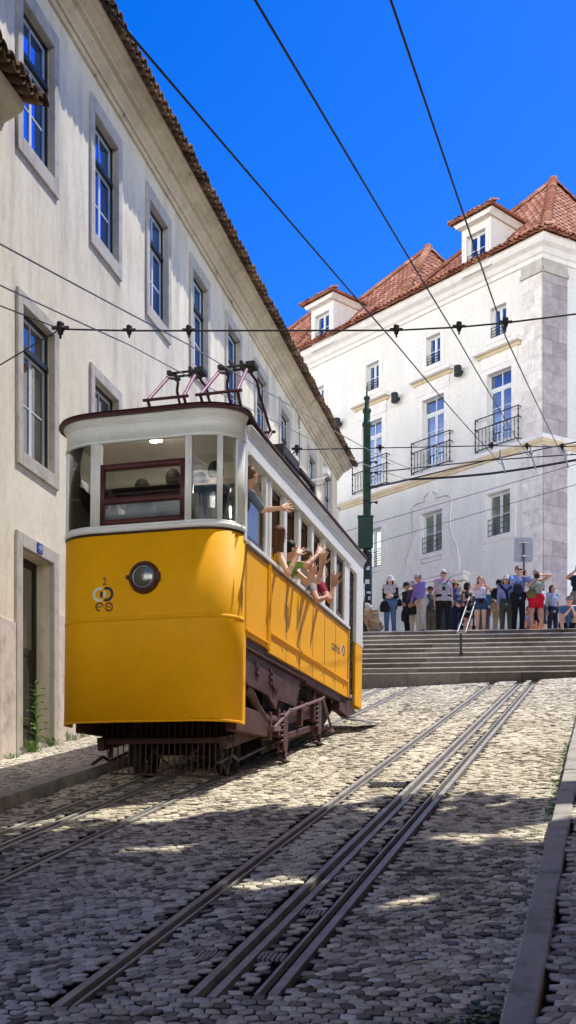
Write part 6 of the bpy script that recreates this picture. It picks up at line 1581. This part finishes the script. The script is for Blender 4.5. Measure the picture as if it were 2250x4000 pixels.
# ------------------------------------------------------------------ passengers of the tram (joints in tram coordinates)
def tp(cx, cy, a):
    """point at lateral offset a of the tram lying on the sight line measured in the side view"""
    px, py = 547.4 + .28888 * cx, 1127 + .28888 * cy; k = (px - 724.5) / F_PX; kz = (HORIZON - py) / F_PX
    ox, oy = T0.x + R.x * a, T0.y + R.y * a; L = (k * oy - ox) / (S.x - k * S.y); Yd = oy + L * S.y
    return V3(a, L, CZ + kz * Yd - T0.z)
def passenger(label, H, head, f, shR, elR, wrR, tipR, L, shL=None, elL=None, wrL=None, tipL=None, pnR=None, stR='open', tsR=1, group='passengers leaning out of the tram', neckoff=(-.05, 0, -.17), res=.0085):
    J = {}; J['head'] = head; J['f'] = V3(*f); J['neck'] = head + V3(*neckoff) * (H / 1.6)
    J['shR'] = shR; fw = nrm(V3(f[0], f[1], 0))
    if shL is None: shL = J['neck'] * 2 - shR; shL = V3(min(shL[0], 1.0), shL[1], J['neck'][2] - .06); 
    J['shL'] = shL; mid = (shR + shL) / 2; J['chest'] = mid + V3(-.10, 0, -.12); hip = V3(.66, mid[1], max(2.1, mid[2] - .52)); J['fw'] = fw
    if elL is None: elL = shL + V3(-.12, -.05, -.22); wrL = elL + V3(-.1, .1, -.1)
    J['elR'], J['wrR'], J['elL'], J['wrL'] = elR, wrR, elL, wrL
    J['hdR'] = tipR - wrR; J['pnR'] = V3(.39, -.92, 0); J['stR'] = stR; J['tsideR'] = tsR
    if tipL is not None: J['hdL'] = tipL - wrL; J['stL'] = 'open'; J['pnL'] = V3(.39, -.92, 0)
    for q, S_ in ((-1, 'L'), (1, 'R')):
        J['hip' + S_] = hip + V3(0, -q * .07, 0); J['kn' + S_] = hip + V3(-.38, -q * .08, -.05); J['an' + S_] = V3(hip[0] - .36, hip[1] - q * .08, 1.96); J['toe' + S_] = J['an' + S_] + V3(-.12, 0, -.04)
    root = empty('person', tuple(T0), 0, label, 'person', group); root.rotation_euler = tram.rotation_euler
    L['hs'] = 1.15; figure('person', J, H, L, res, root); return root
def link(a, b, length): return a + nrm(b - a) * length
# boy in the front side window
sh = tp(262, 400, 1.14); el = tp(362, 532, 1.27); wr = tp(535, 512, 1.50); tip = tp(640, 478, 1.60)
passenger('boy in grey T-shirt reaching his arm out of the first side window', 1.42, tp(262, 240, 1.12), (.55, .83, .05), sh, el, wr, tip, dict(skin=FAIR, top=((.13, .15, .20), .45), bottom=('trousers', NVY), hair=(.16, .09, .045)), pnR=(.2, -.2, -1))
# girl with long hair
sh = tp(520, 935, 1.16); el = tp(592, 1090, 1.34); wr = tp(672, 915, 1.42); tip = tp(735, 815, 1.46)
passenger('girl with long brown hair and yellow top waving from the second window', 1.46, tp(520, 745, 1.14), (.5, .86, .0), sh, el, wr, tip, dict(fem=True, skin=FAIR, top=((.62, .36, .02), 0), bottom=('shorts', NVY, .6), hair=(.13, .055, .028), long=.20), pnR=(.6, .5, -.3))
# green T-shirt, two arms out
sh = tp(640, 1000, 1.17); el = tp(755, 1010, 1.36); wr = tp(850, 915, 1.46); tip = tp(900, 815, 1.50)
shl = tp(615, 1040, 1.08); ell = tp(768, 1160, 1.33); wrl = tp(795, 1110, 1.38); tl_ = tp(803, 1050, 1.40)
passenger('black-haired passenger in green patterned shirt stretching both arms out', 1.60, tp(612, 880, 1.10), (.75, .6, .0), sh, el, wr, tip, dict(skin=FAIR, top=((.22, .40, .08), .30), slL=.10, bottom=('trousers', NVY), hair=(.014, .012, .012), glasses=True), shl, ell, wrl, tl_, pnR=(.6, -.5, 0))
# brown-haired passenger with bracelet
sh = tp(760, 1095, 1.12); el = tp(858, 1150, 1.36); wr = tp(888, 1010, 1.40); tip = tp(898, 890, 1.42)
passenger('brown-haired passenger with a bracelet holding one palm up outside', 1.64, tp(755, 950, 1.10), (.6, .78, .0), sh, el, wr, tip, dict(skin=FAIR, top=((.55, .50, .52), .4), bottom=('trousers', GRY), hair=(.13, .07, .04)), pnR=(.7, -.7, 0))
# grey sleeve, pink arm
sh = tp(795, 1195, 1.12); el = tp(850, 1318, 1.35); wr = tp(925, 1290, 1.44); tip = tp(975, 1270, 1.47)
passenger('passenger in grey sleeve resting a pink arm on the sill', 1.64, tp(790, 1065, 1.02), (.7, .7, .0), sh, el, wr, tip, dict(skin=(.60, .30, .22), top=((.30, .29, .30), .22), bottom=('trousers', GRY), hair=(.30, .2, .12)), stR='relax')
# red and navy sleeve, hand up
sh = tp(868, 1185, 1.10); el = tp(958, 1318, 1.35); wr = tp(990, 1185, 1.38); tip = tp(1005, 1065, 1.40)
passenger('passenger in red and navy sleeve raising a spread hand, farthest from the front', 1.72, tp(880, 1075, .98), (.7, .7, .0), sh, el, wr, tip, dict(skin=MED, top=((.30, .015, .05), .26), bottom=('trousers', NVY), hair=(.05, .03, .02)), pnR=(-.7, .7, 0))
# inside
def inside(label, a, L, z, yaw, H, look, sit=True, **kw):
    J = stand(H, sit=dict(z=.48, kx=.1, ky=.38, kz=.46, ax=.1, ay=.36, az=.06) if sit else None, **kw)
    w = tw(a, L, z); r_ = empty('person', w, -TH + yaw, label, 'person', 'passengers inside the tram'); figure('person', J, H, look, .0145, r_)
inside('black-haired passenger standing behind the right front window of the tram', .66, .24, 2.14, pi * .1, 1.84, dict(skin=MED, top=((.05, .07, .13), 1.0), bottom=('trousers', BLK), hair=(.012, .01, .01)), False)
inside('passenger in pale shirt standing behind the maroon sash window of the tram', .14, .16, 2.14, 0.15, 1.76, dict(skin=MED, top=((.22, .21, .19), .5), bottom=('trousers', GRY), hair=(.03, .022, .018)), False)
inside('brown-haired passenger right of the pale shirt behind the maroon sash', .40, .40, 2.14, -.2, 1.78, dict(skin=MED, top=((.16, .26, .27), .5), bottom=('trousers', GRY), hair=(.10, .06, .04)), False)
inside('dark passenger bent over at the left end of the tram cab', -.86, .16, 2.14, .2, 1.62, dict(skin=MED, top=((.12, .11, .11), 1.0), bottom=('trousers', BLK), hair=(.03, .022, .018)), False, lean=.35)
inside('broad passenger in dark jacket at the left behind the maroon sash', -.30, .24, 2.14, -.4, 1.70, dict(skin=TAN, top=((.08, .08, .09), 1.0), bottom=('trousers', BLK), hair=(.02, .016, .014)), False)

# ================================================================== plants and small things
def leaf_quad(mb, p, d, L, w, up=Vector((0, 0, 1)), droop=.25):
    p = Vector(p); d = Vector(d).normalized(); s_ = d.cross(up); s_ = s_.normalized() if s_.length > .01 else Vector((1, 0, 0)); n = s_.cross(d)
    q = [p, p + d * L * .35 + s_ * w * .5 + n * .1 * L, p + d * L * .75 + s_ * w * .42 + n * (.12 - droop * .3) * L, p + d * L - n * droop * L * .6, p + d * L * .75 - s_ * w * .42 + n * (.12 - droop * .3) * L, p + d * L * .35 - s_ * w * .5 + n * .1 * L, p + d * L * .5 + n * .05 * L]
    mb.add([tuple(x) for x in q], [(0, 1, 6), (1, 2, 6), (2, 3, 6), (3, 4, 6), (4, 5, 6), (5, 0, 6)], True)
def tuft(name, pt, label, group, n, h, sp, mat, seed, broad=.012):
    rr = random.Random(seed); e = empty(name, pt, 0, label, 'weed', group); mb = MB()
    for k in range(n):
        a = rr.uniform(0, 2 * pi); r_ = rr.uniform(0, sp); t = rr.uniform(.1, .7); d = Vector((math.cos(a) * t, math.sin(a) * t, 1)); leaf_quad(mb, (math.cos(a) * r_, math.sin(a) * r_, -.01), d, h * rr.uniform(.5, 1.1), broad, Vector((math.sin(a), -math.cos(a), .1)), rr.uniform(.1, .6))
    mb.build('blades', mat, e); return e
def wallpt(u, y): x, yy, _ = lbw(u, y, 0); return (x, yy, G(x, yy) + .14)
w0 = empty('tall_weed', wallpt(.92, -.10), LBZ, 'tall green weed with broad leaves growing in front of the dark door', 'weed')
rr = random.Random(2); mb = MB(); mb.tube([(0, 0, 0), (.02, -.01, .35), (.0, 0, .7), (.03, .01, 1.05)], .013, 6, True, .006); mb.build('stem', M['leaf'], w0)
mb = MB()
for k in range(22):
    z = .2 + .9 * k / 22; a = k * 2.4; leaf_quad(mb, (.01, 0, z), (math.cos(a), math.sin(a) * .8, .35), .26 - .12 * k / 22, .075, droop=.35)
mb.build('leaves', M['leaf'], w0)
for k, (u, y, n, h, sp) in enumerate(((.75, -.14, 26, .28, .07), (1.45, -.10, 16, .20, .05), (.1, -.12, 20, .11, .09), (2.25, -.10, 20, .18, .10), (2.75, -.08, 18, .16, .12), (3.5, -.08, 22, .18, .15), (5.2, -.08, 20, .2, .12))):
    labs = ['feathery green weed tuft at the foot of the tall weed', 'small green weed on the door threshold', 'low dry grass at the wall foot left of the door', 'thin grass tuft just right of the doorway under the tram corner', 'wispy grass at the wall foot behind the tram corner', 'short grass further along the wall foot', 'small grass tuft seen under the tram']
    tuft('grass_tuft', wallpt(u, y), labs[k], 'weeds along the foot of the cream wall', n, h, sp, M['leaf'], 30 + k)
# growth in the right-hand gutter
rr = random.Random(21); mb = MB()
for k in range(900):
    q = rr.uniform(4.2, 23) if k > 500 else rr.uniform(10.5, 16); p = KR - abs(rr.gauss(0, .065)) - .005
    if rr.random() < .35 and q < 10: continue
    x, y, z = st(p, q); a = rr.uniform(0, 2 * pi); leaf_quad(mb, (x, y, z - .008), (math.cos(a), math.sin(a), rr.uniform(.3, 1.4)), rr.uniform(.025, .06), .014, droop=.5)
tag(mb.build('gutter_grass', M['leaf'], None), 'thin green weeds growing in the gutter along the right kerb', 'weeds', kind='stuff')
mb = MB()
for k in range(520):
    p = KR - abs(rr.gauss(.0, .2)) - .01; q = 4.75 + abs(rr.gauss(0, .3)); x, y, z = st(p, q); a = rr.uniform(0, 2 * pi); leaf_quad(mb, (x, y, z + rr.uniform(0, .05)), (math.cos(a), math.sin(a), rr.uniform(.0, .5)), rr.uniform(.05, .085), .05, droop=.2)
tag(mb.build('ivy_patch', M['leaf_dark'], None), 'dark ivy patch creeping over the cobbles at the bottom right', 'ivy', kind='stuff')
for k, (px, py, lab, m_, s_) in enumerate(((165, 2206, 'green fallen leaf on the shaded cobbles at left', 'leaf', .10), (1025, 2230, 'yellowish fallen leaf on shaded cobbles right of the rails', 'leaf', .07))):
    Yd = F_PX * 2.0 / (py - (HORIZON - .2085 * F_PX - .0599 * (px - 724.5))); x = (px - 724.5) / F_PX * Yd
    e = empty('fallen_leaf', (x, Yd, G(x, Yd) + .02), .5 * k, lab, 'leaf'); mb = MB(); leaf_quad(mb, (0, 0, 0), (1, .2, .05), s_, s_ * .6); mb.build('leaf_blade', M[m_], e)
for k, (px, py, lab) in enumerate(((1060, 2420, 'pale scrap of paper lying on the dark cobbles'), (788, 2487, 'small crumpled pale scrap on the cobbles near the bottom'))):
    Yd = F_PX * 2.0 / (py - (HORIZON - .2085 * F_PX - .0599 * (px - 724.5))); x = (px - 724.5) / F_PX * Yd
    e = empty('paper_scrap', (x, Yd, G(x, Yd) + .018), .4 + k, lab, 'litter'); mb = MB(); mb.add([(-.05, -.02, 0), (.04, -.03, .01), (.05, .03, .004), (-.03, .03, .012), (0, 0, .016)], [(0, 1, 4), (1, 2, 4), (2, 3, 4), (3, 0, 4)]); mb.build('paper', M['white_mark'], e)

# the tree above the street that shades the foreground
def tree():
    e = empty('plane_tree', (7.4, 8.0, G(7.4, 8.0)), 0, 'tall leafy tree on the right whose crown, above the frame, shades the near cobbles', 'tree')
    rr = random.Random(17); mb = MB(); base = Vector((7.4, 8.0, G(7.4, 8.0)))
    mb.tube([(0, 0, -.3), (0, 0, .5), (-.1, .05, 3), (-.2, 0, 5.5), (-.5, -.1, 8)], .42, 12, True, .2)
    for k in range(14):
        a = rr.uniform(2.2, 4.1); L = rr.uniform(3, 7.5); p = Vector((-.3, 0, rr.uniform(5.0, 8.0))); t = Vector((p.x + math.cos(a) * L, p.y + math.sin(a) * L * .6, rr.uniform(10.3, 12.0)))
        mb.tube([tuple(p), tuple(p.lerp(t, .5) + Vector((0, 0, -.5))), tuple(t)], .11, 7, True, .03)
    mb.build('trunk', M['bark'], e)
    holes = [(1.75, 9.4, .55, .26), (2.5, 9.75, .35, .2), (-1.2, 9.85, .3, .14), (-.2, 8.3, .45, .13), (.95, 7.6, .25, .12), (1.25, 5.6, .22, .12)]
    mb = MB(); n = 0
    while n < 33000:
        x = rr.uniform(-3.2, 9.5); y = rr.uniform(-9.0, 14.35 - .06 * x + .22 * math.sin(x * 1.3) + .15 * math.sin(x * 3.1)); z = rr.uniform(13.1, 15.8)
        if z < 2 + .7607 * y + .25: continue
        gx, gy = x, y
        for _ in range(4): hh = z - G(gx, gy); gx, gy = x - .4645 * hh, y - .241 * hh
        if any(((gx - a) / (c + .28)) ** 2 + ((gy - b) / (d + .24)) ** 2 < 1 and rr.random() < .97 for a, b, c, d in holes): n += .2; continue
        if gy > 10.75 and rr.random() < .3: continue
        a = rr.uniform(0, 2 * pi); d = Vector((math.cos(a), math.sin(a), rr.uniform(-.5, .4)))
        leaf_quad(mb, tuple(Vector((x, y, z)) - base), d, rr.uniform(.34, .48), rr.uniform(.28, .38)); n += 1
    mb.build('crown', M['leaf_dark'], e)
tree()
def light_block_tree(x0, y0, label, seed):  # unseen trees added to keep low light off the foreground cobbles
    e = empty('light_block_tree', (x0, y0, G(x0, y0)), 0, label, 'tree', 'trees added behind the viewpoint to block light'); rr = random.Random(seed); mb = MB()
    mb.tube([(0, 0, -.3), (.1, 0, 1.2), (.05, .1, 3.2)], .16, 8, True, .07)
    for k in range(6): a = k * 1.05; mb.tube([(.05, .05, 1.0 + .3 * k), (math.cos(a) * .9, math.sin(a) * .9, 2.2 + .5 * k)], .05, 6, True, .02)
    mb.build('trunk', M['bark'], e); mb = MB()
    for k in range(3200):
        while True:
            v = Vector((rr.uniform(-1, 1), rr.uniform(-1, 1), rr.uniform(-1, 1)))
            if .35 < v.length < 1: break
        sq_ = 1 - .35 * abs(v.z) ** 3; p = Vector((v.x * 1.95 / max(.55, (1 - v.z * v.z) ** .25), v.y * 1.6, 3.4 + v.z * 3.5)); a = rr.uniform(0, 2 * pi)
        leaf_quad(mb, tuple(p), (math.cos(a), math.sin(a), rr.uniform(-.6, .3)), rr.uniform(.3, .42), rr.uniform(.22, .3))
    mb.build('crown', M['leaf_dark'], e)
for k, (x, y, lab) in enumerate(((-9.0, .8, 'added light-blocking tree by the end of the dark wall, behind the viewpoint'), (-8.0, -1.4, 'leftmost tree of the unseen row added across the street to block light'), (-5.6, -3.0, 'second light-blocking tree from the left, added behind the viewpoint'), (-3.0, -3.3, 'third light-blocking tree from the left, added behind the viewpoint'), (-.4, -3.2, 'fourth light-blocking tree from the left, added behind the viewpoint'), (2.2, -3.4, 'fifth light-blocking tree from the left, added behind the viewpoint'), (4.8, -3.2, 'rightmost tree of the unseen row added to block light'))): light_block_tree(x, y, lab, 60 + k)

# house row on the right-hand pavement, just outside the picture: it closes the street and shows in the window glass
RH = empty('yellow_house', st(4.1, 2.0, 0), pi / 2 - TH + pi, 'plain yellow house across the street, seen only as a reflection in window glass', 'house')
mb = MB(); ho = [(-1.5 - 2.6 * k, -.5 - 2.6 * k, z, z + 2.0) for k in range(8) for z in (4.2, 8.0)]
wall(mb, -22, 5, -8, 11.5, ho, 0, .25); mb.quad((-22, 0, -8), (-22, 0, 11.5), (-22, 8, 11.5), (-22, 8, -8)); mb.quad((5, 0, -8), (5, 8, -8), (5, 8, 11.5), (5, 0, 11.5)); mb.build('wall', mk_plaster('yellow_plaster', (.50, .33, .13), (.42, .28, .12), (.36, .26, .13)), RH)
for k, (a_, b_, c_, d_) in enumerate(ho):
    mb = MB(); surround(mb, (a_ - .15, b_ + .15, c_ - .15, d_ + .15), (a_ + .01, b_ - .01, c_ + .01, d_ - .01), -.03, .05); w_ = mb.build('window', M['lime'], RH)
    mb = MB(); mb.quad((a_, .2, c_), (b_, .2, c_), (b_, .2, d_), (a_, .2, d_)); mb.build('pane', M['glass_low'], w_)
mb = MB(); tile_roof(mb, (0, -.5, 11.5), (1, 0, 0), (0, .92, .39), (0, -.39, .92), 0, 5, lambda t: -22.3, lambda t: 5.3, .24, .4, .05, 4, 71); mb.quad((-22.3, -.5, 11.49), (5.3, -.5, 11.49), (5.3, 8, 11.49), (-22.3, 8, 11.49)); mb.build('roof', M['tile_dark'], RH, tone=True)

# ================================================================== camera, sun, sky
cam = bpy.data.cameras.new('camera'); co = bpy.data.objects.new('camera', cam); COL.objects.link(co); scene.camera = co
cam.sensor_fit = 'VERTICAL'; cam.sensor_height = 36; cam.sensor_width = 24; cam.lens = 36 * F_PX / 2576
cam.shift_y = (HORIZON - 1288) / 2576; cam.clip_start = .05; cam.clip_end = 2000
co.location = (0, 0, CZ); co.rotation_euler = (pi / 2, 0, 0)
SUN = Vector((.4645, .241, 1.0)).normalized()
sd = bpy.data.lights.new('sun', 'SUN'); so = bpy.data.objects.new('sun', sd); COL.objects.link(so)
sd.energy = 5.0; sd.angle = math.radians(.53); sd.color = (1.0, .955, .86)
so.rotation_euler = SUN.to_track_quat('Z', 'Y').to_euler(); so.location = (10, 5, 40)
w = bpy.data.worlds.new('World'); scene.world = w; w.use_nodes = True; t = w.node_tree; t.nodes.clear()
sky = t.nodes.new('ShaderNodeTexSky'); sky.sky_type = 'NISHITA'; sky.sun_disc = False
sky.sun_elevation = math.asin(SUN.z); sky.sun_rotation = math.atan2(SUN.x, SUN.y); sky.air_density = 1.0; sky.dust_density = .3; sky.ozone_density = 3.0; sky.altitude = 100
hs = t.nodes.new('ShaderNodeHueSaturation'); hs.inputs['Hue'].default_value = .5215; hs.inputs['Saturation'].default_value = 1.46; hs.inputs['Value'].default_value = 1.5
bg = t.nodes.new('ShaderNodeBackground'); bg.inputs['Strength'].default_value = .15; ow = t.nodes.new('ShaderNodeOutputWorld')
t.links.new(sky.outputs[0], hs.inputs['Color'])
# unseen bright cloud band added behind the viewpoint to light the shaded facades
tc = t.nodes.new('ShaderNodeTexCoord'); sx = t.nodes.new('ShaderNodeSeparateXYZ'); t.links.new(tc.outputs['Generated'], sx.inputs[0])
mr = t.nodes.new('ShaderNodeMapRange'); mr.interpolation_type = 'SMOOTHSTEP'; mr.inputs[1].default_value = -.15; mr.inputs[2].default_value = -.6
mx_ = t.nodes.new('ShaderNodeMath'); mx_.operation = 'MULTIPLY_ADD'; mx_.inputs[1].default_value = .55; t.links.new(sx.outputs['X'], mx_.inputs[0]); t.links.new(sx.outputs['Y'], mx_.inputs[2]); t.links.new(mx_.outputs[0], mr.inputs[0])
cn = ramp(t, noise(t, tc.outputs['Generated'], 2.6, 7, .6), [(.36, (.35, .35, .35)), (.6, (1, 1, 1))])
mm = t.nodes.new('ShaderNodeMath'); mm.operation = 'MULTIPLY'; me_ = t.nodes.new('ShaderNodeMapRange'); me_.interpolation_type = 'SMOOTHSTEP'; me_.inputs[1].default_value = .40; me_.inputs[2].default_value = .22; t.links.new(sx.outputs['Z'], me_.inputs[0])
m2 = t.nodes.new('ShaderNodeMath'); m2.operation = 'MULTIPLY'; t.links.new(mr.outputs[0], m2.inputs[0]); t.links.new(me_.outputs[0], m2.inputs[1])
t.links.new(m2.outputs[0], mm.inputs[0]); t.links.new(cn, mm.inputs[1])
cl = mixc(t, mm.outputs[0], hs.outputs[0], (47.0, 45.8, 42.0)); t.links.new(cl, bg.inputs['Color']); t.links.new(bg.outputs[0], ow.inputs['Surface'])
scene.view_settings.view_transform = 'Standard'; scene.view_settings.look = 'None'; scene.view_settings.exposure = 0; scene.view_settings.gamma = 1
scene.render.engine = 'CYCLES'; scene.cycles.max_bounces = 8; scene.cycles.diffuse_bounces = 4; scene.cycles.transparent_max_bounces = 16; scene.cycles.use_denoising = True
scene.cycles.sample_clamp_indirect = 6
